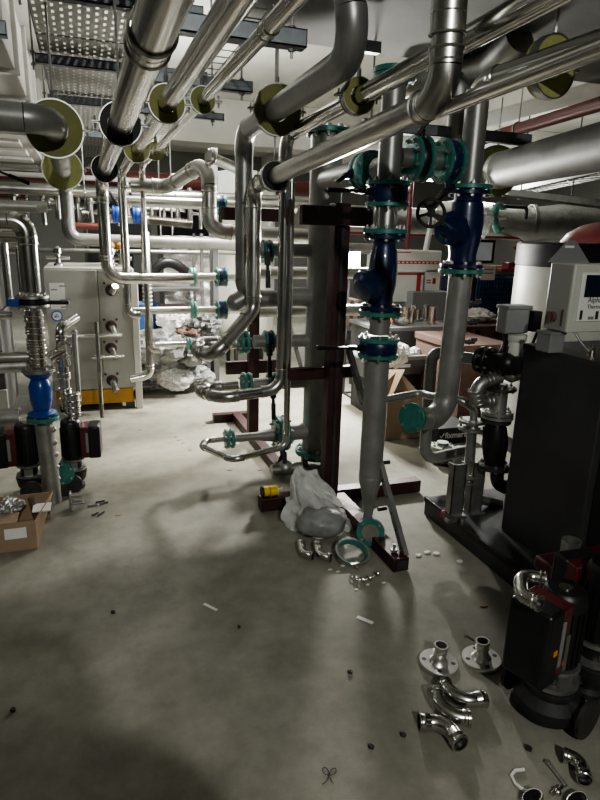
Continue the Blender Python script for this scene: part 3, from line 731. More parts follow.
# pair of bright blue valves and bellows
zz = aty(130, 215, 6.1).z
for px, lab in ((117, 'left'), (137, 'right')):
    q = aty(px, 215, 6.1)
    bfly('butterfly_valve', 'bright blue small valve above the boiler, %s of the pair' % lab, (q.x, 6.1, zz), (1, 0, 0), .085, body='blue_bright', fm='blue_bright', gap=.05, group='bright blue valves above the boiler', bolts=False, lever=((0, -.02, .1), (-.06, -.04, .2)))
q0 = aty(148, 220, 6.1); q1 = aty(192, 224, 6.1)
o = thing('corrugated_hose', 'silver corrugated hose running right from the bright blue valves', 'hose', tuple(q0))
MB().tube([q0.lerp(q1, i / 60) for i in range(61)], [.04 + .010 * math.cos(i * math.pi) for i in range(61)], 14).build('hose', 'polished', o)
MB().cyl(q0 - V((.35, 0, 0)), q0, .04).build('end_pipe', 'stainless', o)
# pipe with ring collar bending (200,155)
zz = 2.08; q = aty(204, 158, 5.0)
o = thing('steel_pipe', 'bent polished pipe with a socket ring, left of the dull vertical pipe', 'pipe', tuple(q), 'overhead pipes')
qa = aty(168, 187, 5.2); qb = aty(206, 165, 4.9)
run(o, [(.38, 5.22, qa.z), qa, V((aty(208, 163, 4.75).x, 4.72, aty(206, 160, 4.75).z)), V((aty(208, 163, 4.75).x, 4.74, 1.62)), (2.0, 4.8, 1.60)], .055, .12, 'stainless', elbow_m='galv')
q = aty(208, 156, 4.7); qe = aty(245, 172, 4.9)
MB().cyl(q, qe, .04).build('branch', 'galv', o)
MB().torus(q + (qe - q).normalized() * .03, qe - q, .052, .010).build('ring', 'polished', o)
# more steel sections behind the second frame
hline('dull horizontal pipe behind the frames at head height', 4.9, 1.30, 1.25, 2.6, .05, 'grey_pipe', grp='pipes behind the header')
hline('dull horizontal pipe behind the frames at waist height', 4.9, .98, 1.25, 2.4, .05, 'grey_pipe', grp='pipes behind the header')

# small manifold clutter above and behind the boiler
rnd = random.Random(31)
for i in range(16):
    px = 18 + i * 12.3 + rnd.uniform(-3, 3); Y = 7.0 + rnd.uniform(-.3, .3); q = aty(px, 206 + rnd.uniform(-4, 8), Y)
    o = thing('pipe_tee', 'small bright pipe tee with a bolted cap on the pipes above the boiler', 'fitting', tuple(q), 'pipe tees above the boiler')
    r0 = rnd.uniform(.018, .035); up = rnd.uniform(.08, .22)
    MB().cyl(q - V((0, 0, .16)), q + V((0, 0, up)), r0, n=12).build('pipe', 'polished', o)
    MB().lathe(q + V((0, 0, up)), (0, 0, 1), [(0, r0 * 1.9), (.02, r0 * 1.9), (.022, r0), (.05, r0 * .8)], 14).build('cap', 'stainless', o)
    MB().cyl(q - V((.09, 0, 0)), q + V((.09, 0, 0)), r0 * .8, n=12).torus(q - V((.08, 0, 0)), (1, 0, 0), r0 * .9, .008, 12, 6).torus(q + V((.08, 0, 0)), (1, 0, 0), r0 * .9, .008, 12, 6).build('cross_pipe', 'polished', o)
for i, (rx_, m) in enumerate(((-1.55, 'dark_grey'), (.45, 'dark_grey'), (1.5, 'black_rough'))):
    q = V((rx_, 9.0, 0))
    o = thing('storage_rack', 'dark metal shelving unit far behind, %s' % ('left of the boiler', 'right of the boiler top', 'behind the foil wrapped block')[i], 'rack', (q.x, 9, 0), 'dark shelving far behind')
    for x in (-.45, .42): MB().span((q.x + x, 9.0, 0), (q.x + x + .04, 9.5, 2.0)).build('post', m, o)
    for z in (.3, .9, 1.5, 1.96): MB().span((q.x - .45, 9.0, z), (q.x + .46, 9.5, z + .04)).build('shelf', m, o)
    MB().span((q.x - .45, 9.46, .3), (q.x + .46, 9.5, 1.96)).build('back_panel', m, o)
    for k in range(4): MB().span((q.x - .40 + k * .2, 9.05, .34 + .6 * (k % 2)), (q.x - .24 + k * .2, 9.4, .34 + .6 * (k % 2) + .2 + .05 * k)).build('stored_box', ('cardboard', 'box_grey')[k % 2], o)
for i, px in enumerate((58, 112, 121)):
    q = aty(px, 262, 5.8)
    o = thing('relief_valve', 'small bright valve standing on the boiler roof', 'valve', (q.x, 5.9, 1.29), 'small valves on the boiler roof')
    MB().lathe((q.x, 5.85, 1.29), (0, 0, 1), [(0, .04), (.02, .04), (.03, .02), (.10, .02), (.11, .035), (.15, .035), (.17, .015)], 14).build('valve_body', 'polished', o)
    MB().cyl((q.x - .1, 5.85, 1.36), (q.x + .1, 5.85, 1.36), .018).build('pipe', 'stainless', o)
    if i: MB().sphere((q.x, 5.85, 1.47), .035).build('knob', 'yellow', o)
# foil block, dark crates and white tank behind
p0 = aty(165, 298, 6.9); p1 = aty(211, 246, 6.9)
o = thing('insulation_block', 'foil wrapped insulation block behind the flanged branches', 'insulation', (p0.x, 6.9, p0.z))
m_ = MB()
for k, (za, zb_) in enumerate(((p0.z - .15, p0.z + .22), (p0.z + .24, p1.z + .1))):
    n0 = 12
    vs = []; fs = []
    for i in range(n0 + 1):
        for j in range(n0 + 1):
            vs.append(V((p0.x + (p1.x - p0.x) * i / n0, 6.9 + random.uniform(-.025, .025), za + (zb_ - za) * j / n0)))
    for i in range(n0):
        for j in range(n0): fs.append((i * (n0 + 1) + j, (i + 1) * (n0 + 1) + j, (i + 1) * (n0 + 1) + j + 1, i * (n0 + 1) + j + 1))
    MB().add(vs, fs).span((p0.x, 6.93, za), (p1.x, 7.4, zb_)).build('foil_sheet', 'foil', o, sm=60)
MB().span((p0.x, 6.95, 0), (p0.x + .06, 7.3, p0.z - .15)).span((p1.x - .06, 6.95, 0), (p1.x, 7.3, p0.z - .15)).build('stand', 'dark_grey', o)
q = aty(218, 300, 6.2); r_ = aty(226, 300, 6.4)
o = thing('steel_column', 'dark steel column left of the white tank', 'column', (q.x, 6.2, 0))
MB().span((q.x - .06, 6.15, 0), (q.x - .0, 6.22, 2.4)).span((q.x - .08, 6.21, 0), (q.x + .01, 6.225, 2.4)).build('section', 'dark_grey', o, bevel=.004)
q = aty(217, 300, 6.9)
o = thing('storage_tank', 'white tank with rounded foot glowing behind the blue branch valves', 'tank', (q.x + .15, 7.2, .5))
MB().lathe((q.x + .37, 7.2, .28), (0, 0, 1), [(0, .03), (.02, .16), (.07, .27), (.14, .34), (.24, .38), (.4, .39), (1.9, .39), (2.0, .33), (2.05, .1)], 36).build('tank_body', 'white_gloss', o)
for k in range(3):
    th = 2 * math.pi * k / 3; MB().cyl((q.x + .37 + .25 * math.cos(th), 7.2 + .25 * math.sin(th), 0), (q.x + .37 + .25 * math.cos(th), 7.2 + .25 * math.sin(th), .45), .025).build('leg', 'iron', o)
# wooden drawers / box in shadow, blue barrel
q = aty(172, 300, 6.6)
o = thing('carton', 'brown open carton in the shade behind the branches', 'box', (q.x, 6.6, .6))
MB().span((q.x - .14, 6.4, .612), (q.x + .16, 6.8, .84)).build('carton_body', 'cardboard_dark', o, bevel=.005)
MB().span((q.x - .14, 6.395, .80), (q.x + .16, 6.4, .845)).build('flap', 'cardboard', o)
o = thing('pallet_rack', 'dark low rack holding the brown carton', 'rack', (q.x, 6.6, 0))
MB().span((q.x - .26, 6.33, .57), (q.x + .30, 6.85, .61)).build('shelf', 'dark_grey', o)
for x in (-.26, .27):
    for y in (6.34, 6.81): MB().span((q.x + x, y, 0), (q.x + x + .03, y + .03, 1.6)).build('leg', 'dark_grey', o)
MB().span((q.x - .26, 6.33, 1.02), (q.x + .30, 6.85, 1.05)).build('shelf', 'dark_grey', o)
o = thing('flexible_duct', 'black curved flexible duct on the rack above the brown carton', 'duct', (q.x, 6.5, 1.1))
MB().tube([(q.x - .25 + .5 * i / 30, 6.5, 1.10 + .2 * math.sin(math.pi * (i / 30) ** .8)) for i in range(31)], [.05 + .004 * (i % 2) for i in range(31)], 12).build('duct', 'black', o)
q = aty(145, 328, 6.6)
o = thing('barrel', 'bright blue plastic barrel beside the rubbish heap', 'barrel', (q.x, 6.2, 0))
MB().lathe((q.x, 6.65, 0), (0, 0, 1), [(0, .15), (.03, .17), (.25, .18), (.27, .19), (.29, .18), (.55, .18), (.57, .19), (.59, .18), (.82, .16), (.86, .14)], 28).build('barrel_body', 'blue_plastic', o)
MB().torus((q.x, 6.65, .86), (0, 0, 1), .14, .012).build('rim', 'blue_plastic', o)
# crumpled sacks heap
def sack(label, x, y, z, s, m, seed, name='rubbish_bag', grp='crumpled bags by the far branches', flat=.6):
    rnd = random.Random(seed)
    b = MB().sphere((x, y, z), 1, (s, s * .8, s * flat), 40, 26)
    c = V((x, y, z))
    for i, p in enumerate(b.v):
        d = p - c; n1 = noise.noise(d * (2.2 / s * .45) + V((seed, 0, 0))); n2 = abs(noise.noise(d * (6 / s * .45) + V((0, seed, 0)))); n3 = abs(noise.noise(d * (14 / s * .45) + V((0, 0, seed))))
        b.v[i] = c + d * (1 + .40 * n1 - .50 * n2 - .28 * n3)
        if b.v[i].z < .004: b.v[i].z = .004
    return tag(b.build(name, m, sm=25), label, 'bag', grp)
hq = [(158, 345, .30, 'bag_grey', 'large crumpled bag left in the heap beside the blue barrel'), (172, 318, .17, 'plastic_bag', 'white upright crumpled bag on top of the heap'), (190, 322, .15, 'plastic_bag', 'white knotted bag at the top right of the heap'),
      (178, 340, .20, 'bag_grey', 'grey sack in the middle of the heap'), (166, 362, .24, 'bag_grey', 'grey flattened sack at the front of the heap'), (150, 372, .15, 'plastic_bag', 'small white bag at the front left of the heap'), (196, 352, .22, 'bag_grey', 'dark grey sack at the right end of the heap'), (205, 325, .2, 'dark_grey', 'black sack behind the flanged branch, heap right side'),
 (152, 385, .17, 'bag_grey', 'grey limp sack low at the left foot of the heap'), (176, 380, .2, 'plastic_bag', 'wide pale sack low in front of the heap'), (197, 375, .2, 'bag_grey', 'wide dark sack low at the right foot of the heap')]
for i, (px, py, s, m, lab) in enumerate(hq):
    q = aty(px, py, 6.0 + .12 * (i % 3)); q.z = max(q.z, s * .5)
    sack(lab, q.x, q.y, q.z, s, m, i + 3)
q = aty(188, 332, 6.05)
sack('rust brown cloth lying on the rubbish heap', q.x, q.y, q.z, .16, 'cardboard_dark', 22, name='cloth', flat=.35)
p = fl(170, 388)
for i in range(5):
    a = aty(150 + 14 * i, 386 + (i % 2) * 3 - i, 6); 
    if i < 4:
        pts = [(a.x + j * .035, 6.35 + .05 * math.sin(j + i), .02 + .015 * abs(math.sin(j * 1.3))) for j in range(8)]
        tag(MB().tube(pts, .012, 6).build('scrap_strip', 'galv'), 'thin scrap strip on the floor in front of the rubbish heap', 'scrap', 'scrap strips by the heap')

# left edge equipment behind the left riser
o = thing('equipment_cabinet', 'low grey brown cabinet with dark opening at the left edge', 'cabinet', (-1.2, 4.7, 0))
MB().span((-2.4, 4.9, .2), (-.62, 5.6, .98)).build('casing', 'dark_grey', o, bevel=.01)
MB().span((-2.4, 4.88, .72), (-.62, 4.9, .98)).build('front_panel', 'box_grey', o, bevel=.004)
MB().span((-2.4, 4.88, .2), (-.62, 4.9, .42)).build('front_panel', 'boiler_grey', o, bevel=.004)
MB().span((-2.4, 4.86, 1.02), (-.60, 5.6, 1.34)).build('upper_casing', 'dark_grey', o, bevel=.01)
for x in (-2.3, -.72): MB().span((x, 4.92, 0), (x + .08, 5.0, .2)).build('foot', 'iron', o)
o = thing('steel_pipe', 'open ended grey pipe lying across the left edge above the pump', 'pipe', (-.7, 4.2, .5))
q = aty(20, 417, 4.1)
MB().lathe((-1.6, 4.1, q.z), (1, 0, 0), [(0, .06), (q.x + 1.6 - .02, .06), (q.x + 1.6, .064), (q.x + 1.6, .05), (q.x + 1.3, .05)], 24, cap=False).build('pipe', 'galv', o)
MB().cyl((q.x - .3, 4.1, q.z), (q.x - .29, 4.1, q.z), .05).build('inner_plug', 'ink', o)
MB().span((-.95, 4.05, 0), (-.85, 4.15, q.z - .055)).build('support', 'iron', o)
hline('silver horizontal pipe with dull finish at left edge, boiler height', 4.6, 1.02, -2.4, -.5, .03, 'polished', grp='left edge pipes')
hline('thicker silver pipe at left edge below it', 4.6, .66, -2.4, -.4, .05, 'galv', grp='left edge pipes')
hline('silver pipe entering at left edge behind the riser elbow', 4.7, 1.62, -2.4, -.36, .075, 'galv', grp='left edge pipes')
hline('silver pipe entering at left edge just below the riser elbow', 4.4, 1.47, -2.4, -.42, .03, 'polished', grp='left edge pipes')

# ================================================================ TRAY, STRUTS, DUCTS
TX0, TX1, TZ = -.155, .335, 2.5
o = thing('cable_tray', 'perforated silver cable tray hung from struts at top left', 'cable tray', (TX0, 3, TZ))
MB().add([(TX0, 2.2, TZ), (TX1, 2.2, TZ), (TX1, 8.6, TZ), (TX0, 8.6, TZ)], [(0, 1, 2, 3)]).build('tray_floor', 'perforated', o)
for x in (TX0, TX1): MB().span((x - .002, 2.2, TZ), (x + .002, 8.6, TZ + .07)).build('side_rail', 'galv', o)
for y in (3.45, 4.95, 6.5): MB().span((TX0, y, TZ - .004), (TX1, y + .05, TZ + .002)).build('joint_plate', 'galv', o)
def strut(label, x0, x1, y, z, rods, w=.045):
    o = thing('strut_channel', label, 'strut', (x0, y, z), 'hanger struts')
    s = MB().span((x0, y - w / 2, z - w / 2), (x1, y + w / 2, z - w / 2 + .005)).span((x0, y - w / 2, z - w / 2), (x1, y - w / 2 + .005, z + w / 2)).span((x0, y + w / 2 - .005, z - w / 2), (x1, y + w / 2, z + w / 2))
    s.span((x0, y - w / 2, z + w / 2 - .004), (x1, y - w / 4, z + w / 2)).span((x0, y + w / 4, z + w / 2 - .004), (x1, y + w / 2, z + w / 2)).span((x0, y - w / 2, z - w / 2), (x0 + .003, y + w / 2, z + w / 2)).span((x1 - .003, y - w / 2, z - w / 2), (x1, y + w / 2, z + w / 2))
    s.build('channel', 'strut', o)
    for x in rods:
        MB().cyl((x, y, z - w / 2 - .035), (x, y, 3.3), .0055, n=8).build('hanger_rod', 'galv', o)
        MB().cyl((x, y, z - w / 2 - .012), (x, y, z - w / 2), .014, n=6).build('rod_nut', 'galv', o); MB().cyl((x, y, z + w / 2), (x, y, z + w / 2 + .012), .014, n=6).build('rod_nut', 'galv', o)
strut('dark strut nearest the top edge under the perforated tray', -.16, .52, 2.78, 2.47, (-.17, .40))
strut('dark strut crossing under the middle of the perforated tray', -.18, .72, 3.76, 2.46, (-.19, .36))
strut('dark strut at the second opening of the perforated tray', -.17, .50, 4.80, 2.46, (-.19, .36), .05)
strut('far dark strut under the perforated tray', -.22, .60, 6.3, 2.46, (-.19, .45), .05)
strut('thick dark strut over the three pipes ending at top centre', .20, .82, 2.36, 2.30, (.77, .24), .06)
strut('dark strut over the three pipes, second from the near side', .30, .83, 3.17, 2.30, (.78, .34), .05)
strut('light strut end over the three pipes farther back', .36, .87, 4.0, 2.30, (.80, .40), .04)
strut('dark strut stub at the top left corner', -1.2, -.27, 3.35, 2.47, (-.33, -1.0), .06)
strut('dark strut stub under the ceiling beam, top centre', atz(350, 47, 2.5).x, atz(382, 47, 2.5).x, atz(366, 47, 2.5).y, 2.5, (atz(355, 47, 2.5).x,), .05)
for i, (px, py, Y, z) in enumerate(((222, 20, 2.6, 2.32),)): pass
# wire mesh tray beside thin pipe
o = thing('wire_tray', 'wire mesh cable tray beside the thinnest overhead pipe', 'cable tray', (.62, 3, 2.36))
wm = MB()
for x in (.56, .62, .68, .74): wm.tube([(x, 2.3, 2.38), (x, 7.6, 2.38)], .003, 6)
for z in (2.42, 2.46):
    for x in (.54, .76): wm.tube([(x, 2.3, z), (x, 7.6, z)], .003, 6)
for k in range(48):
    y = 2.35 + k * .11; wm.tube([(.54, y, 2.47), (.54, y, 2.38), (.76, y, 2.38), (.76, y, 2.47)], .0028, 6)
wm.build('mesh', 'galv', o)
# air duct white at left
o = thing('air_duct', 'white rectangular air duct with stepped flanges at the upper left', 'duct', (-1.1, 5, 2.5))
MB().span((-2.4, 2.9, 2.62), (-.36, 8.2, 3.1)).build('duct_body', 'white_paint', o, bevel=.006)
for y in (3.9, 4.8, 5.7, 6.6, 7.5): MB().span((-2.44, y, 2.59), (-.33, y + .05, 3.13)).build('duct_flange', 'white_paint', o, bevel=.004)
o = thing('air_duct', 'lower white duct with louvred underside left of the big olive ring', 'duct', (-1.0, 7, 2.2))
MB().span((-2.2, 5.2, 2.26), (-.34, 8.6, 2.5)).build('duct_body', 'white_paint', o, bevel=.006)
for k in range(5): MB().span((-2.1, 5.4 + k * .62, 2.235), (-.42, 5.7 + k * .62, 2.26)).build('louvre', 'white_gloss', o, bevel=.004)
# small red & pipe clutter under the duct
hline('dark red thin pipe under the louvred duct', 7.2, 1.95, -3, -.55, .05, 'red_pipe', grp='left far pipes')
hline('pale thin pipe above the boiler level at far left', 6.9, 2.12, -3, .5, .025, 'white_gloss', grp='left far pipes')
for i, px in enumerate((72, 85, 160, 172)):
    q = aty(px, 200, 6.8)
    o = thing('threaded_rod', 'thin hanger rod over the horizontal pipes behind the boiler', 'rod', tuple(q), 'thin hanger rods behind the boiler')
    MB().cyl((q.x, 6.85, 1.4), (q.x, 6.85, 3.28), .008, n=8).build('rod', 'galv', o); MB().torus((q.x, 6.6, 1.97), (1, 0, 0), .06, .006, 18, 6).build('ring', 'polished', o)

# ================================================================ RIGHT SKID
SKX = 1.84
o = thing('pump_skid', 'black steel plinth carrying the tall black cabinet at right', 'plinth', (SKX, 2.4, 0))
MB().span((SKX, 1.55, .0), (3.2, 2.88, .11)).build('plinth_body', 'cab_black', o, bevel=.006)
MB().span((SKX - .004, 1.55, .085), (SKX + .02, 2.884, .114)).build('plinth_edge', 'black', o, bevel=.003)
cx0 = 2.0; 
o = thing('control_cabinet', 'tall plain black cabinet standing on the plinth', 'cabinet', (cx0, 2.1, .11))
pb = aty(497, 548, 2.38); 
MB().span((cx0 + .02, 1.88, .112), (2.75, 2.40, 1.115)).build('casing', 'cab_black', o, bevel=.006)
MB().span((cx0 + .018, 1.876, 1.09), (2.755, 2.405, 1.12)).build('lid', 'cab_black', o, bevel=.004)
# door line
MB().span((cx0 + .06, 1.873, .15), (2.70, 1.881, 1.07)).build('door', 'black', o, bevel=.003)
MB().span((2.62, 1.865, .6), (2.64, 1.875, .72)).build('handle', 'iron', o, bevel=.003)
# steel channel legs
for i, px in enumerate((458, 477)):
    q = aty(px, 480, 2.62)
    o = thing('channel_bracket', 'upright steel channel on the plinth left of the black cabinet, %s one' % ('left' if i == 0 else 'right'), 'bracket', (q.x, 2.62, .11), 'plinth brackets')
    MB().span((q.x - .045, 2.60, .11), (q.x + .035, 2.607, .42)).span((q.x - .045, 2.60, .11), (q.x - .039, 2.65, .42)).span((q.x + .03, 2.60, .11), (q.x + .036, 2.65, .42)).span((q.x - .05, 2.58, .11), (q.x + .05, 2.66, .117)).build('channel', 'galv', o)
def gvalve(label, c, ax, R, m='iron', grp='flanges on the plinth pipework', nb=4, t=.02, hub=.02):
    o = thing('pipe_flange', label, 'flange', tuple(c), grp); flange(o, c, ax, R, t, m, nb, hub=hub); return o
Yp = 2.66
def q_(px, py, Y=Yp): return aty(px, py, Y)
o = thing('plinth_pipework', 'cluster of dull flanged pipes left of the tall black cabinet', 'pipework', tuple(q_(480, 440)))
c = q_(478, 430)
MB().cyl(q_(472, 428), q_(469, 474), .028).build('pipe', 'galv', o)
flange(o, q_(472, 428), (0, 0, 1), .075, .018, 'galv', 4, hub=.02); flange(o, q_(472, 421) , (0, 0, 1), .072, .014, 'galv', 4)
flange(o, q_(469, 474), (0, 0, 1), .075, .018, 'galv', 4); flange(o, q_(469, 480), (0, 0, 1), .07, .012, 'galv', 4)
run(o, [q_(469, 476), q_(470, 497), q_(500, 504)], .027, .06, 'galv', bead=True)
run(o, [q_(473, 428), q_(474, 409), q_(462, 400), q_(430, 396, 2.9), q_(420, 393, 3.0), q_(384, 400, 2.95)], .022, .05, 'galv', bead=False)
for (x, y) in ((500, 388), (497, 412), (497, 416)):
    flange(o, q_(x, y, 2.55), (0, 0, 1), .085, .018, 'iron' if y == 388 else 'galv', 6, hub=.015)
MB().cyl(q_(500, 388, 2.55), q_(497, 414, 2.55), .045).build('pipe', 'galv', o)
run(o, [q_(500, 400, 2.55), q_(478, 402, 2.55), q_(474, 385, 2.55), q_(500, 377, 2.55)], .034, .06, 'galv', bead=True)
run(o, [q_(497, 462, 2.6), q_(497, 484, 2.6), q_(520, 492, 2.6)], .035, .06, 'iron', bead=True)
run(o, [q_(431, 370, 3.1), q_(432, 354, 3.1), q_(456, 350, 3.1)], .034, .05, 'grey_pipe', bead=False)
run(o, [q_(431, 365, 3.1), q_(424, 460, 3.1), q_(470, 450, 3.1)], .036, .08, 'grey_pipe', bead=False)
o = thing('check_valve', 'black bulbous valve between dull flanges beside the tall cabinet', 'valve', tuple(q_(496, 440, 2.55)), 'plinth valves')
ct = q_(496, 420, 2.55); cb = q_(494, 466, 2.55); L = (ct - cb).length
MB().lathe(cb, ct - cb, [(0, .05), (.02, .055), (L * .5, .07), (L * .8, .06), (L, .045)], 24).build('valve_body', 'black', o)
flange(o, cb, (0, 0, 1), .088, .022, 'iron', 6); flange(o, ct, (0, 0, 1), .080, .02, 'iron', 6)
o = thing('ball_valve', 'black flanged valve at the end of the stub pipe above the plinth', 'valve', tuple(q_(487, 360)), 'plinth valves')
s0 = aty(461, 357, 2.70); s1 = aty(482, 360, 2.60); sd = (s1 - s0).normalized()
MB().cyl(s0, s1, .03).build('stub_pipe', 'stainless', o)
flange(o, s1, (sd + V((-.3, .0, 0))), .072, .02, 'black', 6)
flange(o, s1 + sd * .04, (sd + V((-.3, .0, 0))), .072, .02, 'black', 6)
MB().cyl(s1, s1 + sd * .22, .045).sphere(s1 + sd * .13, .06).build('valve_body', 'black', o)
MB().cyl(s1 + sd * .12, s1 + sd * .12 + V((0, 0, .09)), .018).bar(s1 + sd * .12 + V((0, 0, .09)), s1 + sd * .12 + V((-.02, 0, .16)), .02, .02).build('valve_stem', 'black', o)
o = thing('elbow_union', 'dull threaded union sticking out above the black valve', 'fitting', tuple(q_(510, 375, 2.5)))
MB().tube([q_(493, 372, 2.55), q_(503, 372, 2.55), q_(512, 377, 2.5), q_(520, 374, 2.5)], [.03, .034, .032, .03], 16).torus(q_(497, 372, 2.55), (1, 0, 0), .033, .008, 18, 6).build('fitting', 'galv', o)
p0 = q_(500, 333, 2.5); p1 = q_(526, 306, 2.5)
o = thing('junction_box', 'grey junction box with rounded lid above the plinth valves', 'box', tuple(p0))
MB().span((p0.x, 2.46, p0.z), (p1.x, 2.54, p1.z)).build('box_body', 'box_grey', o, bevel=.008)
MB().span((p0.x - .004, 2.45, p1.z - .012), (p1.x + .004, 2.55, p1.z + .006)).build('lid', 'box_grey', o, bevel=.005)
MB().cyl(((p0.x + p1.x) / 2, 2.5, p0.z), ((p0.x + p1.x) / 2 - .01, 2.55, p0.z - .14), .02).build('stem', 'iron', o)
MB().tube([(p1.x, 2.5, p0.z + .04), (p1.x + .05, 2.48, p0.z + .1), (p1.x + .08, 2.48, p0.z + .02), (p1.x + .05, 2.5, p0.z - .12)], .008, 8).build('cable', 'black', o)
MB().span((p1.x + .005, 2.44, p0.z + .01), (p1.x + .06, 2.56, p1.z - .02)).build('side_unit', 'black', o, bevel=.008)
p0 = q_(519, 356, 2.42)
o = thing('plastic_actuator', 'cream plastic pump head peeking over the cabinet edge', 'pump', tuple(p0))
MB().lathe((p0.x + .03, 2.50, p0.z - .08), (0, 0, 1), [(0, .06), (.1, .055), (.14, .05), (.15, .057), (.175, .057), (.18, .04)], 22).build('pump_cap', 'cream_panel', o)
q = fl(443, 520)
p = atz(443, 519, .13)
o = thing('drain_cock', 'tiny drain cock with pink red wheel on the plinth corner', 'valve', tuple(p))
MB().torus(p + V((0, 0, .03)), (0, 1, 0), .017, .006, 14, 6).build('wheel', 'red_gloss', o)
MB().cyl(p + V((0, 0, .03)), p + V((.07, 0, .0)), .008).span(p + V((.02, -.02, -.02)), p + V((.08, .02, -.005))).build('cock_body', 'galv', o)
# white vessel
o = thing('buffer_vessel', 'big cream vessel casing with a black top band, behind the control box', 'boiler', (2.65, 3.2, 0))
def rrect(x0, y0, x1, y1, r, n=8):
    out = []
    for cx, cy, a in ((x1 - r, y1 - r, 0), (x0 + r, y1 - r, 90), (x0 + r, y0 + r, 180), (x1 - r, y0 + r, 270)):
        for i in range(n + 1):
            th = math.radians(a + 90 * i / n); out.append((cx + r * math.cos(th), cy + r * math.sin(th)))
    return out
VC = (3.47, 3.55)
MB().lathe((VC[0], VC[1], .15), (0, 0, 1), [(0, .47), (.02, .50), (1.28, .50), (1.30, .495)], 64).build('casing', 'cream_panel', o)
MB().lathe((VC[0], VC[1], 1.44), (0, 0, 1), [(0, .50), (.005, .508), (.15, .508), (.165, .49), (.17, .2)], 64).build('top_band', 'ink', o)
MB().cyl((VC[0], VC[1], 0), (VC[0], VC[1], .15), .42, n=48).build('plinth', 'black', o)
q = aty(520, 291, 3.15)
MB().cyl((3.12, 3.34, 1.32), (3.07, 3.31, 1.32), .018).build('lock', 'black', o)
q = aty(612, 255, 4.5)
o = thing('expansion_vessel', 'red domed vessel showing above the cream casing at the right edge', 'tank', (q.x, 4.9, 0))
MB().lathe((q.x + .30, 4.9, .2), (0, 0, 1), [(0, .1), (.03, .35), (.12, .44), (1.28, .46), (1.40, .44), (1.50, .37), (1.58, .24), (1.62, .1), (1.63, .02)], 40).build('tank_body', 'red_gloss', o)
for k in range(3):
    th = 2 * math.pi * k / 3; MB().cyl((q.x + .30 + .3 * math.cos(th), 4.9 + .3 * math.sin(th), 0), (q.x + .30 + .3 * math.cos(th), 4.9 + .3 * math.sin(th), .3), .03).build('leg', 'red_gloss', o)
# control box with display
YB = 2.28
A_ = aty(549, 330, YB); B_ = aty(556, 263, YB); zt, zb = B_.z, A_.z
x0 = aty(574, 300, 2.16).x
o = thing('control_box', 'grey control box with dark display on a mounting plate at the right edge', 'control box', (x0, 2.2, zb))
zt = aty(572, 264, 2.1).z; zb = aty(568, 333, 2.1).z; xw = aty(571, 300, 2.1).x
MB().span((xw, 2.1, zb), (xw + .34, 2.25, zt)).build('casing', 'cream_panel', o, bevel=.006)
MB().span((xw - .003, 2.11, zb + .005), (xw + .0, 2.24, zt - .005)).build('side_plate', 'boiler_grey', o)
MB().cyl((xw - .022, 2.19, zb + .06), (xw, 2.19, zb + .06), .024).bar((xw - .03, 2.19, zb + .035), (xw - .03, 2.19, zb + .085), .012, .014).build('rotary_switch', 'cardboard_dark', o)
MB().span((xw - .006, 2.13, zb + .025), (xw - .003, 2.14, zb + .1)).build('switch_plate', 'cardboard_dark', o)
fz = (zt - zb)
fp = MB().span((xw + .04, 2.092, zb + .05), (xw + .28, 2.1, zt - .035)).build('fascia', 'white_gloss', o, bevel=.003)
MB().span((xw + .06, 2.088, zb + fz * .53), (xw + .20, 2.0925, zt - .045)).build('display', 'screen', fp)
def text(s, loc, size, m, name, parent, rot=(math.pi / 2, 0, 0), ext=.0006, bold=False):
    cu = bpy.data.curves.new(name, 'FONT'); cu.body = s; cu.size = size; cu.extrude = ext; cu.resolution_u = 3
    if bold: cu.offset = size * .018
    to = bpy.data.objects.new(name, cu); to.rotation_euler = rot; to.location = loc; col.objects.link(to)
    dg = bpy.context.evaluated_depsgraph_get(); me = bpy.data.meshes.new_from_object(to.evaluated_get(dg)); bpy.data.objects.remove(to)
    mo = bpy.data.objects.new(name, me); me.materials.clear(); me.materials.append(MATS[m]); col.objects.link(mo)
    off = V(ORG.get(parent.name, (0, 0, 0))); mo.parent = parent; mo.location = V(loc) - off; mo.rotation_euler = rot
    return mo
text('Alpha', (xw + .085, 2.0905, zb + fz * .45), .034, 'dark_grey', 'lettering', fp)
text('Thermal', (xw + .085, 2.0905, zb + fz * .36), .026, 'dark_grey', 'lettering', fp)
for k, (dx, w, h) in enumerate(((.052, .012, .04), (.10, .03, .012), (.14, .014, .035), (.18, .014, .03))):
    MB().span((xw + dx, 2.0885, zb + .06), (xw + dx + w, 2.092, zb + .06 + h)).build('key_symbol', 'ink' if k != 1 else 'box_grey', fp)
mp = MB().prism([(0, 0), (.20, 0), (.13, .085), (.11, .10), (.09, .10), (.07, .085)], 0, .004, f=lambda x, y, z: V((xw - .02 + x * 1.2 + .0, 2.255 - z, zt + y)))
mp.build('mounting_plate', 'box_grey', o)
MB().box((xw + .09, 2.249, zt + .07), (.05, .003, .01)).build('fixing_slot', 'label', o)
q0 = aty(536, 353, 2.2); q1 = aty(561, 332, 2.2)
o = thing('terminal_box', 'small grey box on the cabinet lid below the control box', 'box', tuple(q0))
MB().span((xw - .045, 2.14, 1.121), (xw + .035, 2.23, zb - .004)).build('box_body', 'box_grey', o, bevel=.004)
MB().span((xw - .049, 2.136, zb - .016), (xw + .039, 2.234, zb - .003)).build('lid', 'box_grey', o, bevel=.003)
o = thing('sensor_fitting', 'brass and yellow fittings on the cabinet lid at the right edge', 'fitting', (xw + .2, 2.05, 1.12))
MB().lathe((xw + .12, 2.06, 1.12), (0, 0, 1), [(0, .018), (.03, .018), (.035, .012), (.05, .012)], 12).build('gland', 'brass', o)
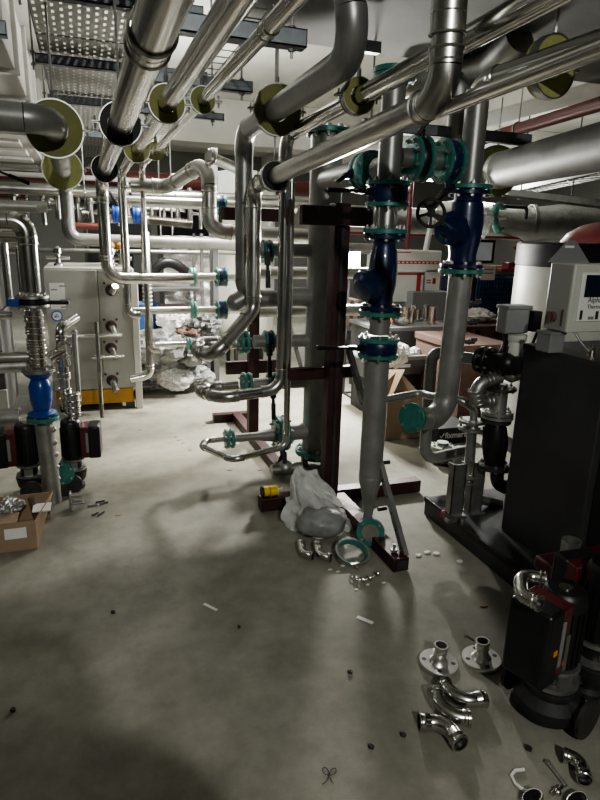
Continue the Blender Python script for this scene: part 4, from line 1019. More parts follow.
MB().lathe((xw + .19, 2.04, 1.12), (0, 0, 1), [(0, .022), (.03, .022), (.035, .014), (.045, .014)], 12).build('cap', 'yellow', o)
MB().tube([(xw + .05, 2.1, zb), (xw + .06, 2.08, zb - .03), (xw + .1, 2.06, 1.14), (xw + .12, 2.06, 1.16)], .006, 8).build('cable', 'galv', o)
# ================================================================ STORE AREA BEHIND THE RISERS
def pbox(px0, py0, px1, py1, Y, d, z0=None):
    """box standing at depth Y seen between two surveyed corners -> span corners"""
    a = aty(px0, py1, Y); b = aty(px1, py0, Y)
    return V((a.x, Y, a.z if z0 is None else z0)), V((b.x, Y + d, b.z))
def crate(name, label, cat, c, m, tapem=None, group=None, flaps=False, bev=.006):
    a, b = c
    o = thing(name, label, cat, (a.x, a.y, a.z), group)
    MB().span(a, b).build('body', m, o, bevel=bev)
    if tapem:
        mx = (a.x + b.x) / 2
        MB().span((mx - .03, a.y - .003, a.z + .01), (mx + .03, b.y, b.z + .003)).build('tape', tapem, o)
    return o
# grey tub with crumpled film
tub = pbox(362, 356, 430, 402, 4.9, .42)
o = thing('storage_tub', 'dark grey plastic tub full of film behind the central riser', 'tub', tuple(tub[0]))
a, b = tub
MB().prism([(a.x, a.y), (b.x, a.y), (b.x, b.y), (a.x, b.y)], .35, b.z).build('tub_body', 'dark_grey', o, bevel=.02)
MB().span((a.x - .02, a.y - .02, b.z - .03), (b.x + .02, a.y + .03, b.z + .01)).build('rim', 'box_grey', o, bevel=.006)
lq = aty(405, 366, 4.89); MB().span((lq.x - .05, 4.893, lq.z - .015), (lq.x + .06, 4.9, lq.z + .015)).build('tub_label', 'label', o)
MB().span((a.x + .05, a.y + .05, 0), (b.x - .05, b.y - .05, .35)).build('stand', 'black_rough', o)
for i, (px, py, s) in enumerate(((398, 350, .14), (414, 353, .10), (384, 356, .10))):
    q = aty(px, py, 5.0 + .05 * i); sack(('big crumpled ball of clear film on the tub', 'twisted clear film at the right of the tub', 'small crumple of film at the left of the tub')[i], q.x, q.y, q.z, s, 'plastic_bag', 40 + i, 'plastic_film', 'film on the grey tub', .7)
q = aty(401, 352, 4.85)
sack('white plastic bag drooping over the tub beside the central riser', q.x - .03, 4.85, q.z - .04, .11, 'paper', 55, 'plastic_film', 'film on the grey tub', 1.1)
# cartons
a, b = pbox(385, 396, 424, 443, 4.15, .45, 0)
o = thing('carton', 'plain brown carton on the floor right of the central riser', 'box', (a.x, a.y, 0))
MB().span(a, b).build('body', 'cardboard', o, bevel=.006)
fm_ = MB().bar((a.x + .02, a.y + .1, b.z + .0), (a.x + .14, a.y + .14, b.z + .20), .3, .006, up=(1, 0, .2))
fm_.build('flap', 'cardboard', o)
MB().add([(a.x, a.y + .02, b.z), (a.x + .22, a.y + .02, b.z), (a.x + .14, a.y + .12, b.z + .20), (a.x + .02, a.y + .12, b.z + .09)], [(0, 1, 2, 3)]).add([(a.x + .10, a.y + .05, b.z), (b.x, a.y + .05, b.z), (a.x + .20, a.y + .2, b.z + .17), (a.x + .14, a.y + .2, b.z + .2)], [(0, 1, 2, 3)]).build('flap', 'cardboard', o)
a, b = pbox(456, 345, 510, 428, 4.3, .8, 0)
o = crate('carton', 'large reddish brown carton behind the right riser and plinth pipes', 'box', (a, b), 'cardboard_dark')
MB().prism([(a.x - .02, a.y - .02), (b.x + .02, a.y - .02), (b.x + .02, b.y), (a.x - .02, b.y)], b.z - .05, b.z + .012).build('lid', 'cardboard_dark', o, bevel=.005)
MATS['cardboard_dark']
a, b = pbox(452, 325, 520, 346, 5.6, .55)
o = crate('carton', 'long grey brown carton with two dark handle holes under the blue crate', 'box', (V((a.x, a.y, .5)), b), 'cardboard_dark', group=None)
for px in (478, 497):
    q = aty(px, 333, 5.59); MB().box((q.x, 5.597, q.z), (.06, .006, .06)).build('handle_hole', 'red_oxide', o)
MB().span((a.x + .1, 5.7, 0), (b.x - .1, 6.1, .5)).build('pallet', 'wood', o)
sack('white paper sheets lying on the long carton', aty(485, 320, 5.8).x, 5.9, b.z + .07, .24, 'paper', 61, 'paper_sheet', None, .35)
# blue mesh crate
a, b = pbox(474, 276, 517, 318, 6.2, .8)
o = thing('mesh_crate', 'blue wire mesh crate behind the right riser', 'crate', tuple(a))
m_ = MB()
for i in range(15):
    x = a.x + (b.x - a.x) * i / 14; m_.bar((x, a.y, a.z), (x, a.y, b.z), .012, .012)
for j in range(9):
    z = a.z + (b.z - a.z) * j / 8; m_.bar((a.x, a.y - .006, z), (b.x, a.y - .006, z), .012, .012)
m_.build('mesh_panel', 'crate_blue', o)
MB().span((a.x, a.y + .04, a.z), (b.x, b.y, b.z - .03)).build('contents', 'blue', o, bevel=.01)
MB().span((a.x, a.y - .02, b.z), (b.x, a.y + .05, b.z + .03)).build('top_rail', 'crate_blue', o)
for x in (a.x + .03, b.x - .05): MB().span((x, a.y, 0), (x + .04, a.y + .05, a.z)).build('leg', 'crate_blue', o)
# display screen
a, b = pbox(470, 240, 496, 263, 6.0, .05)
o = thing('monitor', 'dark framed monitor with a grey screen behind the right riser', 'monitor', tuple(a))
MB().span(a, b).build('bezel', 'black', o, bevel=.005)
MB().span((a.x + .03, a.y - .004, a.z + .03), (b.x - .04, a.y, b.z - .03)).build('screen', 'screen_lit', o)
MB().span((a.x + .1, a.y + .05, .5), (a.x + .15, a.y + .1, a.z + .1)).build('stand', 'iron', o)
MB().span((a.x - .05, a.y + .0, .46), (a.x + .35, a.y + .3, .5)).build('base', 'iron', o)
a, b = pbox(481, 266, 496, 280, 6.05, .02)
o = thing('notice', 'small white notice board under the grey monitor', 'sign', tuple(a))
MB().span(a, b).build('board', 'label', o)
for k in range(2): MB().span((a.x + .03, a.y - .003, b.z - .05 - k * .04), (b.x - .03, a.y, b.z - .035 - k * .04)).build('text_line', 'box_grey', o)
# wooden shelf bit & red things
a, b = pbox(494, 266, 515, 277, 6.4, .3)
o = crate('timber_block', 'pale timber block right of the white notice', 'timber', (a, b), 'wood')
q = aty(510, 255, 6.3)
o = thing('hose_coil', 'pink red hose loops hanging left of the cream vessel', 'hose', tuple(q))
for k in range(4):
    MB().torus((q.x + .02 * k, 6.3, q.z + .01 * k), (.2, 1, 0), .10 + .02 * k, .012, 28, 6, a0=-1.2, a1=2.2).build('loop', 'red_gloss', o)
q = aty(508, 270, 6.2)
tag(MB().span((q.x - .10, 6.2, q.z - .03), (q.x + .1, 6.3, q.z + .02)).span((q.x - .02, 6.18, q.z), (q.x + .04, 6.3, q.z + .09)).build('clamp', 'red_gloss', bevel=.01), 'small red clamp tool left of the cream vessel', 'tool')
# white boxes with red tape
def taped(label, px0, py0, px1, py1, Y, d, bands, z0=None):
    a, b = pbox(px0, py0, px1, py1, Y, d, z0)
    o = thing('white_carton', label, 'box', tuple(a), 'white cartons with red tape')
    MB().span(a, b).build('body', 'white_gloss', o, bevel=.006)
    for (u0, v0, u1, v1) in bands:
        MB().span((a.x + (b.x - a.x) * u0, a.y - .003, a.z + (b.z - a.z) * v0), (a.x + (b.x - a.x) * u1, a.y, a.z + (b.z - a.z) * v1)).build('tape', 'red_tape', o)
    return o, a, b
o, a, b = taped('upper white carton with wide red band behind the blue angle valve', 388, 251, 442, 272, 6.5, .6, [(0, .38, 1, .52), (0, .88, .4, .93)])
for i in range(11):
    u = a.x + .12 + i * .055; MB().span((u, a.y - .005, a.z + (b.z - a.z) * .42), (u + .03, a.y - .0035, a.z + (b.z - a.z) * .48)).build('tape_mark', 'label', o)
o, a, b = taped('lower white carton with red stripe down its right side', 388, 273, 424, 302, 6.45, .6, [(.0, .93, 1, 1), (.80, .0, .92, 1)])
o, a, b = taped('slanted white carton with red arrow mark', 424, 270, 441, 294, 6.5, .5, [(.1, .55, .4, .6), (.1, .45, .4, .5), (.5, .42, .7, .66)])
q = aty(408, 232, 6.9)
o = thing('sprinkler_pipe', 'short red upright pipe behind the white cartons', 'pipe', tuple(q)); MB().cyl((q.x, 6.9, aty(408, 250, 6.9).z), (q.x, 6.9, 2.4), .03).build('pipe', 'red_gloss', o)
q = aty(427, 235, 6.6)
o = thing('white_pole', 'white round pole leaning behind the black handwheel', 'pole', tuple(q)); MB().cyl(aty(424, 258, 6.6), aty(433, 215, 6.6), .035).build('pole', 'white_gloss', o)
# grey white cabinet under the cartons and tray of parts
o = crate('grey_case', 'pale grey case under the taped white cartons', 'case', pbox(411, 292, 452, 322, 6.3, .7), 'box_grey')
a, b = pbox(376, 326, 456, 352, 5.4, .7)
o = thing('workbench', 'long grey workbench carrying loose fittings behind the risers', 'bench', (a.x, a.y, 0))
MB().span((a.x, a.y, b.z - .04), (b.x, b.y, b.z)).build('bench_top', 'box_grey', o, bevel=.004)
MB().span((a.x + .02, a.y + .02, a.z - .1), (b.x - .02, b.y - .02, b.z - .04)).build('bench_body', 'dark_grey', o)
for x in (a.x + .02, b.x - .08):
    for y in (a.y + .02, b.y - .08): MB().span((x, y, 0), (x + .05, y + .05, a.z - .1)).build('leg', 'iron', o)
bt = b.z
rnd = random.Random(5)
for i in range(14):
    x = a.x + .12 + i * (b.x - a.x - .2) / 14; y = a.y + .12 + rnd.random() * .3; h = .05 + rnd.random() * .12; r = .022 + rnd.random() * .02
    o = tag(MB().lathe((x, y, bt), (0, 0, 1), [(0, r * 1.6), (.012, r * 1.6), (.016, r), (h, r), (h + .004, r * 1.15), (h + .02, r * 1.15)], 14).build('pipe_fitting', 'polished' if i % 3 else 'brass'), 'small metal fitting standing on the long grey workbench', 'fitting', 'fittings on the workbench')
q = aty(386, 322, 5.5)
o = tag(sack('x', q.x, 5.55, bt + .05, .12, 'orange', 71, 'work_glove', None, .5), 'orange yellow work gloves lying on the left end of the workbench', 'gloves')
sack('pale rag on the workbench right of the orange gloves', aty(405, 322, 5.5).x, 5.6, bt + .04, .12, 'paper', 73, 'rag', None, .35)
# items seen between post and riser
for i, (px0, py0, px1, py1, Y, m, lab) in enumerate(((344, 330, 368, 352, 6.6, 'dark_grey', 'dark crate stacked seen between post and central riser'), (344, 353, 366, 384, 6.4, 'box_grey', 'grey crate low between post and central riser'), (349, 300, 362, 329, 7.0, 'cardboard', 'brown carton between post and riser, topmost'))):
    crate('crate', lab, 'crate', pbox(px0, py0, px1, py1, Y, .4, 0 if i == 1 else None), m, tapem='label' if i == 2 else None)
# black box lettered fixmart
a, b = pbox(438, 426, 473, 442, 3.95, .3, 0)
o = thing('fixings_box', 'low black box with white lettering on the floor behind the flange stacks', 'box', tuple(a))
MB().span(a, b).build('body', 'black_rough', o, bevel=.004)
text('fixmart', (a.x + .06, a.y - .001, b.z - .085), .07, 'label', 'lettering', o, bold=True)
MB().tube([(a.x + .012, a.y - .002, b.z - .06), (a.x + .025, a.y - .002, b.z - .08), (a.x + .05, a.y - .002, b.z - .04)], .004, 6).build('tick_mark', 'label', o)
# spool flanges on floor
for i, (px, py, R) in enumerate(((441, 462, .085), (458, 468, .075))):
    q = fl(px, py)
    o = thing('flange_stack', ('pale green double flange on the floor right of the riser elbow', 'second pale green double flange partly behind the plinth pipe')[i], 'flange', (q.x, q.y, 0), 'pale green flange stacks')
    for z in (.03, .12): flange(o, (q.x, q.y, z), (0, 0, 1), R, .022, 'pale_green', 6)
    MB().cyl((q.x, q.y, .0), (q.x, q.y, .16), R * .5).build('spool', 'pale_green', o)
    MB().ring((q.x, q.y, .14), (0, 0, 1), R * .3, R * .55, .01).build('raised_ring', 'galv', o)
# teal hoop with pale pipe end near top right
q = aty(499, 218, 4.2)
o = thing('pipe_flange', 'bright teal flange ring wrapped in film, right of the right riser', 'flange', tuple(q))
a_, b_ = basis(V((1, 0, 0)))
MB().torus(q, (.7, -1, .1), .10, .026, 28, 10, a0=-2.2, a1=2.3).build('flange_ring', 'teal_light', o)
for k in range(8):
    th = 2 * math.pi * k / 8; aa, bb = basis(V((.7, -1, .1))); p = q + (aa * math.cos(th) + bb * math.sin(th)) * .10
    MB().cyl(p - V((.7, -1, .1)).normalized() * .035, p + V((.7, -1, .1)).normalized() * .035, .010, n=6).build('bolt', 'galv', o)
sack('torn clear film hanging beside the teal ring', aty(488, 222, 4.1).x, 4.15, aty(488, 222, 4.1).z, .09, 'plastic_bag', 81, 'plastic_film', None, 1.3)
# foil duct in the right background
a = aty(440, 219, 7.4); b = aty(640, 226, 6.6)
o = thing('round_duct', 'large grey foil clad duct crossing the right background', 'duct', tuple(a))
MB().tube([a.lerp(b, i / 12) + V((0, 0, .03 * math.sin(i))) for i in range(13)], [.22 + .006 * (i % 2) for i in range(13)], 28).build('duct_body', 'foil', o)
MB().ring(a.lerp(b, .45), b - a, .22, .235, .05).build('joint_band', 'galv', o)
hline('second grey pipe low behind the handwheel', 7.6, aty(420, 222, 7.6).z, 2.4, 6.5, .18, 'galv', grp='right background pipes')
o = hline('thin red line crossing behind the right riser', 7.0, aty(450, 236, 7.0).z, 3.0, 6.0, .018, 'red_gloss', grp='right background pipes')
# far wall lit strip & ladder trays at right
def ladder(label, p, q, w, n):
    o = thing('cable_ladder', label, 'cable tray', tuple(p), 'cable ladders at right'); d = (V(q) - V(p)); s = d.cross(V((0, 0, 1))).normalized() * w / 2; m_ = MB()
    for k in (-1, 1): m_.bar(V(p) + s * k, V(q) + s * k, .012, .06)
    for i in range(n):
        c = V(p) + d * ((i + .5) / n); m_.bar(c - s, c + s, .03, .012)
    m_.build('ladder', 'galv', o); return o
ladder('dark cable ladder sloping across the right background above the duct', aty(505, 193, 5.6), aty(640, 209, 5.0), .30, 22)
ladder('pale cable ladder overhead at the right, close to the white wall', aty(515, 192, 7.5), aty(660, 160, 5.0), .35, 24)
q = aty(517, 207, 6.5)
o = thing('steel_pipe', 'small brown bent pipe end above the foil duct', 'pipe', tuple(q)); run(o, [q - V((.35, 0, 0)), q + V((.15, 0, 0)), q + V((.15, 0, -.14))], .022, .04, 'iron', bead=False)
strut('dark strut crossing behind the two risers near the ceiling', 1.5, 2.62, 3.3, aty(450, 133, 3.3).z, (1.55, 2.2), .06)
q = aty(461, 92, 3.3)
o = bfly('butterfly_valve', 'teal flanged valve behind the right riser near the ceiling, upright', (aty(458, 92, 3.3).x, 3.3, q.z), (0, 0, 1), .10, gap=.12, body='dark_steel', group='link pipe valves')
MB().cyl((aty(458, 92, 3.3).x, 3.3, q.z - .3), (aty(458, 92, 3.3).x, 3.3, q.z + .4), .05).build('pipe', 'dark_steel', o)
for i in range(5):
    x = 3.4 + i * .75
    o = thing('hanging_rod', 'thin dark rod hanging before the pale ceiling at right', 'rod', (x, 6.2, 2), 'ceiling rods at right'); MB().cyl((x, 6.2, 2.1), (x, 6.2, 3.3), .008, n=8).build('rod', 'dark_grey', o); MB().box((x, 6.2, 2.1), (.05, .05, .03)).build('plate', 'galv', o)
# bright duct bend upper right behind
o = thing('round_duct', 'dim clad duct bend under the beam at the upper right', 'duct', (2.3, 3.0, 2.5))
pd = [atz(455, 78, 2.52), atz(492, 66, 2.52), atz(508, 52, 2.54), atz(520, 38, 2.58)]
MB().tube([pd[0] + V((-.2, .25, 0)), pd[0], pd[1], pd[2], pd[3]], [.09, .09, .09, .085, .08], 20).build('duct_body', 'galv', o)

# ================================================================ FLOOR ITEMS, CENTRE
# clear bag draped
q = fl(316, 545)
bag = MB()
Lb = [(300, 486, .55, 3.1), ]
c = V((1.17, 2.90, 0))
n1, n2 = 40, 26
vs = []; fs = []
for j in range(n2 + 1):
    t = j / n2
    for i in range(n1):
        th = 2 * math.pi * i / n1
        ra = (.20 * (1 - t ** 1.9) + .012) * (1 + .10 * math.sin(3 * th + 1))
        x = c.x + .02 + ra * math.cos(th) * 1.0 - .0 * t; y = c.y + ra * .8 * math.sin(th) + .10 * t; z = .33 * t ** 1.15
        x += -.10 * t
        p = V((x, y, z)); nn = noise.noise_vector(p * 7); n3 = noise.noise_vector(p * 19)
        p += nn * .06 + n3 * .030
        ridge = abs(noise.noise(V((math.cos(th) * 2.5, math.sin(th) * 2.5, t * 1.2)))); p += (p - c).normalized() * (-.06 * ridge)
        p.z = max(p.z, .003); vs.append(p)
for j in range(n2):
    for i in range(n1):
        i2 = (i + 1) % n1; fs.append((j * n1 + i, j * n1 + i2, (j + 1) * n1 + i2, (j + 1) * n1 + i))
fs.append([n2 * n1 + i for i in range(n1)])
o = thing('plastic_bag', 'clear crumpled plastic bag draped over the frame foot beside the post', 'bag', (1.1, 2.9, 0))
MB().add(vs, fs).build('film', 'plastic_bag', o, sm=70)
b_ = MB().sphere((1.14, 2.80, .085), 1, (.14, .11, .085), 24, 16)
for i, p in enumerate(b_.v): b_.v[i] = p + noise.noise_vector(p * 14) * .03; b_.v[i].z = max(.004, b_.v[i].z)
b_.build('wrapped_contents', 'bag_grey', o, sm=40)
vs2 = []; fs2 = []
for i in range(15):
    t = i / 14
    for j in range(7):
        u = j / 6; p = V((1.08 + .36 * t, 2.96 - .10 * t - .08 * u, .33 - .25 * t ** .7 - .05 * u * (1 - t))) + noise.noise_vector(V((t * 6, u * 3, 0))) * .02; p.z = max(.005, p.z); vs2.append(p)
for i in range(14):
    for j in range(6): fs2.append((i * 7 + j, (i + 1) * 7 + j, (i + 1) * 7 + j + 1, i * 7 + j + 1))
MB().add(vs2, fs2).build('trailing_flap', 'plastic_bag', o, sm=70)
# two small elbows in front of the bag
def elbow_item(label, pts, r, group, m='polished'):
    o = thing('pipe_elbow', label, 'fitting', tuple(pts[1]), group)
    p1, p2, a = arc(pts[0], pts[1], pts[2], min((V(pts[0]) - V(pts[1])).length, (V(pts[2]) - V(pts[1])).length) * .8, 14)
    MB().tube(a, r, 24, cap=False).build('bend', m, o)
    for (p, e) in ((p1, V(pts[0])), (p2, V(pts[2]))):
        d = (e - p).normalized(); L = max((e - p).length, r * .9)
        s = MB().lathe(p, d, [(-.002, r * .99), (0, r * 1.04), (L * .4, r * 1.05), (L * .5, r * 1.15), (L * .62, r * 1.05), (L * .8, r * 1.06), (L * .88, r * 1.2), (L * .96, r * 1.2), (L, r * 1.1), (L, r * .98), (L * .55, r * .97)], 24, cap=False)
        s.build('socket', m, o)
        MB().cyl(p + d * L * .40, p + d * L * .42, r * .96).build('dark_bore', 'ink', o)
    return o
def onfloor(px, py, z): return atz(px, py, z)
r = .021
elbow_item('small polished elbow on the floor under the plastic bag, left one', [onfloor(301, 543, .03), onfloor(302, 553, .024), onfloor(313, 556, .024)], r, 'elbows under the plastic bag')
elbow_item('small polished elbow on the floor under the plastic bag, right one', [onfloor(317, 544, .03), onfloor(319, 555, .024), onfloor(331, 558, .024)], r, 'elbows under the plastic bag')
# pipe clamp half ring and flange ring
c = atz(352, 553, .03)
o = thing('pipe_clamp', 'open round steel pipe clamp lying against the teal flange at the riser foot', 'pipe clamp', tuple(c))
MB().ring(c, (.05, -.35, 1), .082, .092, .035).build('clamp_band', 'galv', o)
MB().ring(c, (.05, -.35, 1), .076, .082, .035).build('rubber_liner', 'teal', o)
MB().box(c + V((-.02, -.09, -.02)), (.05, .012, .03)).cyl(c + V((-.02, -.12, -.02)), c + V((-.02, -.07, -.02)), .006, n=8).build('clamp_ear', 'galv', o)
p = [onfloor(352, 576, .012), onfloor(360, 580, .014), onfloor(368, 579, .012), onfloor(377, 574, .012)]
o = thing('chain', 'short bright chain of small clamps on the floor before the frame foot', 'hardware', tuple(p[1]))
m_ = MB()
for i in range(8):
    t = i / 7 * 2.999; k = int(t); q = p[k].lerp(p[k + 1], t - k); m_.torus(q, (1 if i % 2 else 0, .4, 1 if i % 2 == 0 else .3), .013, .0035, 14, 6)
m_.build('links', 'polished', o)
q = aty(275, 498, 3.17)
o = thing('tape_roll', 'yellow tube of sealant lying on the frame foot', 'tube', tuple(q))
z = .108
q0 = atz(267, 498, z + .01); q1 = atz(282, 498, z + .01)
MB().cyl((q0.x, PY, z + .01), (q1.x + .005, PY, z + .01), .031).build('tube_body', 'yellow_bright', o)
MB().cyl((q0.x - .008, PY, z + .01), (q0.x + .004, PY, z + .01), .033).build('end_ring', 'black', o)
MB().cyl((q0.x + .035, PY, z + .01), (q0.x + .045, PY, z + .01), .0315).build('dark_band', 'yellow', o)
MB().cyl((q1.x, PY, z + .012), (q1.x + .04, PY, z + .018), .006).build('nozzle', 'paper', o)
# iron pump foot under header bottom left
q = fl(290, 478)
o = thing('drain_valve', 'dull valve with dark stem on the floor left of the header flange', 'valve', (q.x, q.y, 0))
MB().cyl((q.x - .12, q.y + .05, .05), (q.x + .10, q.y + .05, .05), .038).sphere((q.x - .02, q.y + .05, .06), .055).build('valve_body', 'galv', o)
MB().cyl((q.x - .03, q.y + .03, .08), (q.x - .03, q.y + .03, .17), .014).build('stem', 'ink', o)
# debris flakes
rnd = random.Random(11)
def flake(px, py, s, m, nm, lab, grp, h=.004):
    p = fl(px, py); a0 = rnd.random() * 6; n = 5 + rnd.randrange(3)
    poly = [(p.x + s * (.6 + .5 * rnd.random()) * math.cos(a0 + 6.283 * i / n), p.y + s * (.4 + .4 * rnd.random()) * math.sin(a0 + 6.283 * i / n)) for i in range(n)]
    return tag(MB().prism(poly, .0005, h).build(nm, m), lab, 'debris', grp)
for (px, py) in ((343, 566), (352, 563), (368, 585), (356, 590), (338, 572), (330, 570), (384, 583), (349, 545), (330, 528)):
    flake(px, py, .012, 'paper', 'paper_chip', 'pale scrap on the floor around the riser foot', 'scraps around the riser foot')
flake(484, 606, .022, 'cardboard', 'scrap_card', 'small tan scrap on the floor near the two floor flanges', None)
for (px, py) in ((418, 556), (427, 553), (436, 554), (460, 562)):
    flake(px, py, .022, 'paper', 'paper_scrap', 'torn white scrap on the floor along the plinth', 'white scraps along the plinth', .008)
for (px, py) in ((176, 437), (179, 440), (183, 443), (190, 450), (100, 425), (140, 430), (205, 425), (60, 470), (118, 515), (260, 470), (230, 470)):
    flake(px, py, .02, 'cardboard', 'card_chip', 'small flake on the bright floor in the aisle', 'flakes on the aisle floor')
def strip(px0, py0, px1, py1, w, lab):
    a = fl(px0, py0); b = fl(px1, py1)
    return tag(MB().bar(a + V((0, 0, .002)), b + V((0, 0, .004)), w, .002).build('paper_strip', 'label'), lab, 'paper')
strip(204, 604, 217, 611, .014, 'thin white paper strip on the open floor, left one')
strip(357, 617, 373, 624, .02, 'wider white paper strip on the floor below the riser foot')
for i, (px, py) in enumerate(((350, 673), (371, 748), (403, 736), (113, 613), (13, 711), (239, 628))):
    p = fl(px, py)
    o = thing('hex_nut', ('small dark nut on the floor, left of the two floor flanges', 'small dark nut on the floor below the press elbows', 'tiny dark nut right of the lower nut below the elbows', 'tiny dark bolt lying on the bare floor at left', 'dark nut on the floor at the left edge in the shadow', 'tiny dark speck of a nut in the middle of the floor')[i], 'nut', tuple(p))
    s = .010 if i != 5 else .006
    MB().ring((p.x, p.y, .006), (.3, .2, 1), s * .5, s, .010, n=6).build('nut_body', 'iron', o)
p = fl(528, 750); o = thing('hex_nut', 'dark nut on the floor left of the loose long bolt', 'nut', tuple(p)); MB().ring((p.x, p.y, .008), (.5, .2, 1), .006, .012, .012, n=6).build('nut_body', 'iron', o)
# wire squiggle
pts = []
for i in range(40):
    t = i / 39; px = 322 + 14 * t + 5 * math.sin(t * 12); py = 780 - 9 * math.sin(t * 3.1) + 5 * math.cos(t * 12); q = fl(px, py); q.z = .003; pts.append(q)
tag(MB().tube(pts, .0013, 6).build('wire_scrap', 'iron'), 'thin dark wire squiggle on the floor at the bottom edge', 'wire')

# two weld neck flanges
for i, (px, py) in enumerate(((438, 665), (481, 661))):
    q = fl(px, py)
    lab = ('polished neck flange on the floor, left of the pair', 'polished neck flange with a bolt leaning on it, right of the pair')[i]
    o = thing('neck_flange', lab, 'flange', tuple(q), 'polished neck flanges')
    ti = V(((.04, -.03), (-.03, .02))[i] + (1,)).normalized()
    MB().lathe(q + V((0, 0, .001)), ti, [(0, .045), (0, .074), (.003, .076), (.014, .076), (.017, .074), (.017, .038), (.026, .03), (.040, .024), (.05, .0225), (.056, .0235), (.058, .027), (.062, .027), (.064, .0235), (.078, .0235), (.080, .028), (.088, .029), (.092, .027), (.092, .0215), (.05, .0205)], 40, cap=False).build('flange_body', 'bright_steel', o)
    MB().cyl(q + ti * .045, q + ti * .05, .0205).build('dark_bore', 'ink', o)
    a, b = basis(ti)
    for k in range(4):
        th = math.pi / 4 + k * math.pi / 2 + i * .3 + .3; p = q + ti * .017 + (a * math.cos(th) + b * math.sin(th)) * .056
        MB().cyl(p, p + ti * .0012, .009).build('bolt_hole', 'ink', o)
a = atz(466, 636, .105); b = atz(478, 643, .075)
tag(MB().cyl(a, b, .0045, n=8).cyl(a - (b - a).normalized() * .007, a, .008, n=6).build('bolt', 'galv'), 'long thin bolt leaning on the right neck flange', 'bolt')
# press elbows
r = .0265
elbow_item('polished press elbow on the floor, topmost of three', [onfloor(444, 684, .034), onfloor(457, 703, .03), onfloor(485, 698, .03)], r, 'press elbows on the floor')
elbow_item('polished press elbow on the floor, middle of three', [onfloor(436, 692, .045), onfloor(440, 716, .03), onfloor(470, 718, .03)], r, 'press elbows on the floor')
elbow_item('polished press elbow on the floor, lowest of three', [onfloor(419, 722, .03), onfloor(444, 722, .03), onfloor(461, 744, .03)], r, 'press elbows on the floor')
# bottom right
a = onfloor(549, 764, .008); b = onfloor(566, 786, .008)
tag(MB().cyl(a, b, .0055, n=12).cyl(a - (b - a).normalized() * .010, a, .010, n=6).build('bolt', 'galv'), 'long loose bolt lying on the floor at lower right', 'bolt')
elbow_item('polished press elbow at the lower right corner below the black pump', [onfloor(565, 755, .03), onfloor(580, 760, .03), onfloor(585, 780, .03)], .021, 'fittings at the lower right corner')
for i, (px, py) in enumerate(((532, 796), (577, 799))):
    q = atz(px, py, .04)
    o = thing('pipe_socket', ('open dark mouthed socket at the bottom edge, left of the pair', 'open dark mouthed socket at the bottom edge, right of the pair')[i], 'fitting', tuple(q))
    MB().lathe(q, (-.3, .35, .75), [(-.05, .026), (-.012, .027), (-.01, .03), (0, .031), (.0, .027), (-.03, .026)], 24, cap=False).build('socket_body', 'polished', o)
    MB().cyl(q - V((-.3, .35, .75)).normalized() * .03, q - V((-.3, .35, .75)).normalized() * .025, .026).build('dark_bore', 'ink', o)
q = fl(524, 784)
pts = [fl(524, 771), fl(515, 772), fl(511, 777), fl(515, 785), fl(521, 790), fl(527, 793)]
tag(MB().tube([V((p.x, p.y, .006)) for p in pts], .005, 8).build('metal_clip', 'paper'), 'curved pale strap clip on the floor at the bottom edge', 'strap')
q = fl(557, 795)
o = thing('fitting_scrap', 'small shiny fitting between the two open sockets', 'fitting', tuple(q)); MB().sphere((q.x, q.y, .012), .012).cyl((q.x - .02, q.y, .01), (q.x + .025, q.y + .01, .012), .006).build('body', 'polished', o)

# ================================================================ RIGHT FRONT PUMPS
o, P, bd, side, R, cbx = pump('circulation_pump', 'black pump in the right foreground with red strip and a shiny elbow on top', 1.44, 1.36, .50, .072, (-.95, -.30, 0), (.15, .14, .27), 1, 'pumps at the right')
for (dz, dd) in ((.06, 0), (-.10, .06)):
    pass
wf = V((-.30, -.95, 0)) if side.y > 0 else side
sv = side if side.y < 0 else -side
for (u, z, m) in ((.02, .36, 'orange'), (-.045, .30, 'orange')):
    p = V((cbx.x, cbx.y, 0)) + sv * .0765 + bd * u + V((0, 0, z)); MB().box(p, (.003, .018, .018), 0, R).build('warning_sticker', m, o)
p = V((cbx.x, cbx.y, .335)) + sv * .078 - bd * .045
MB().box(p, (.004, .016, .13), 0, R).build('silver_strip', 'galv', o)
MB().lathe((1.44, 1.36, .02), (0, 0, 1), [(0, .10), (.02, .115), (.06, .118), (.09, .09)], 28).build('base_bowl', 'black_rough', o)
pump('circulation_pump', 'second black pump at the right edge behind the foreground pump', 1.66, 1.40, .53, .068, (.05, 1, 0), (.16, .12, .24), 1, 'pumps at the right')
zt = .60
a = atz(523, 584, .555); 
el = [atz(541, 604, .555), atz(522, 596, .55), atz(520, 574, .56), atz(548, 580, .56)]
o = thing('pipe_elbow', 'shiny curved press elbow resting on top of the foreground pump box', 'fitting', tuple(el[1]))
pa, pb_, ar1 = arc(el[0], el[1], el[2], .045, 10); pc, pd_, ar2 = arc(el[1], el[2], el[3], .04, 10)
MB().tube(ar1 + ar2, .0225, 24, cap=False).build('bend', 'polished', o)
for (p, e) in ((pa, V(el[0])), (pd_, V(el[3]))):
    d = (e - p).normalized(); L = .035
    MB().lathe(p, d, [(0, .023), (L * .4, .0235), (L * .5, .027), (L * .62, .0235), (L * .8, .024), (L * .88, .028), (L, .027), (L, .021), (L * .5, .021)], 24, cap=False).build('socket', 'polished', o)
    MB().cyl(p + d * L * .45, p + d * L * .5, .0215).build('dark_bore', 'ink', o)
q = aty(571, 568, 1.62)
q0 = aty(571, 570, 1.62); q1 = aty(572, 545, 1.62)
o = thing('drive_unit', 'red topped black drive unit behind the foreground pumps', 'pump', (q0.x, 1.62, 0))
zr = aty(571, 570, 1.60).z
MB().span((q0.x - .08, 1.56, zr - .06), (q0.x + .28, 1.74, zr)).build('red_cover', 'red_pump', o, bevel=.012)
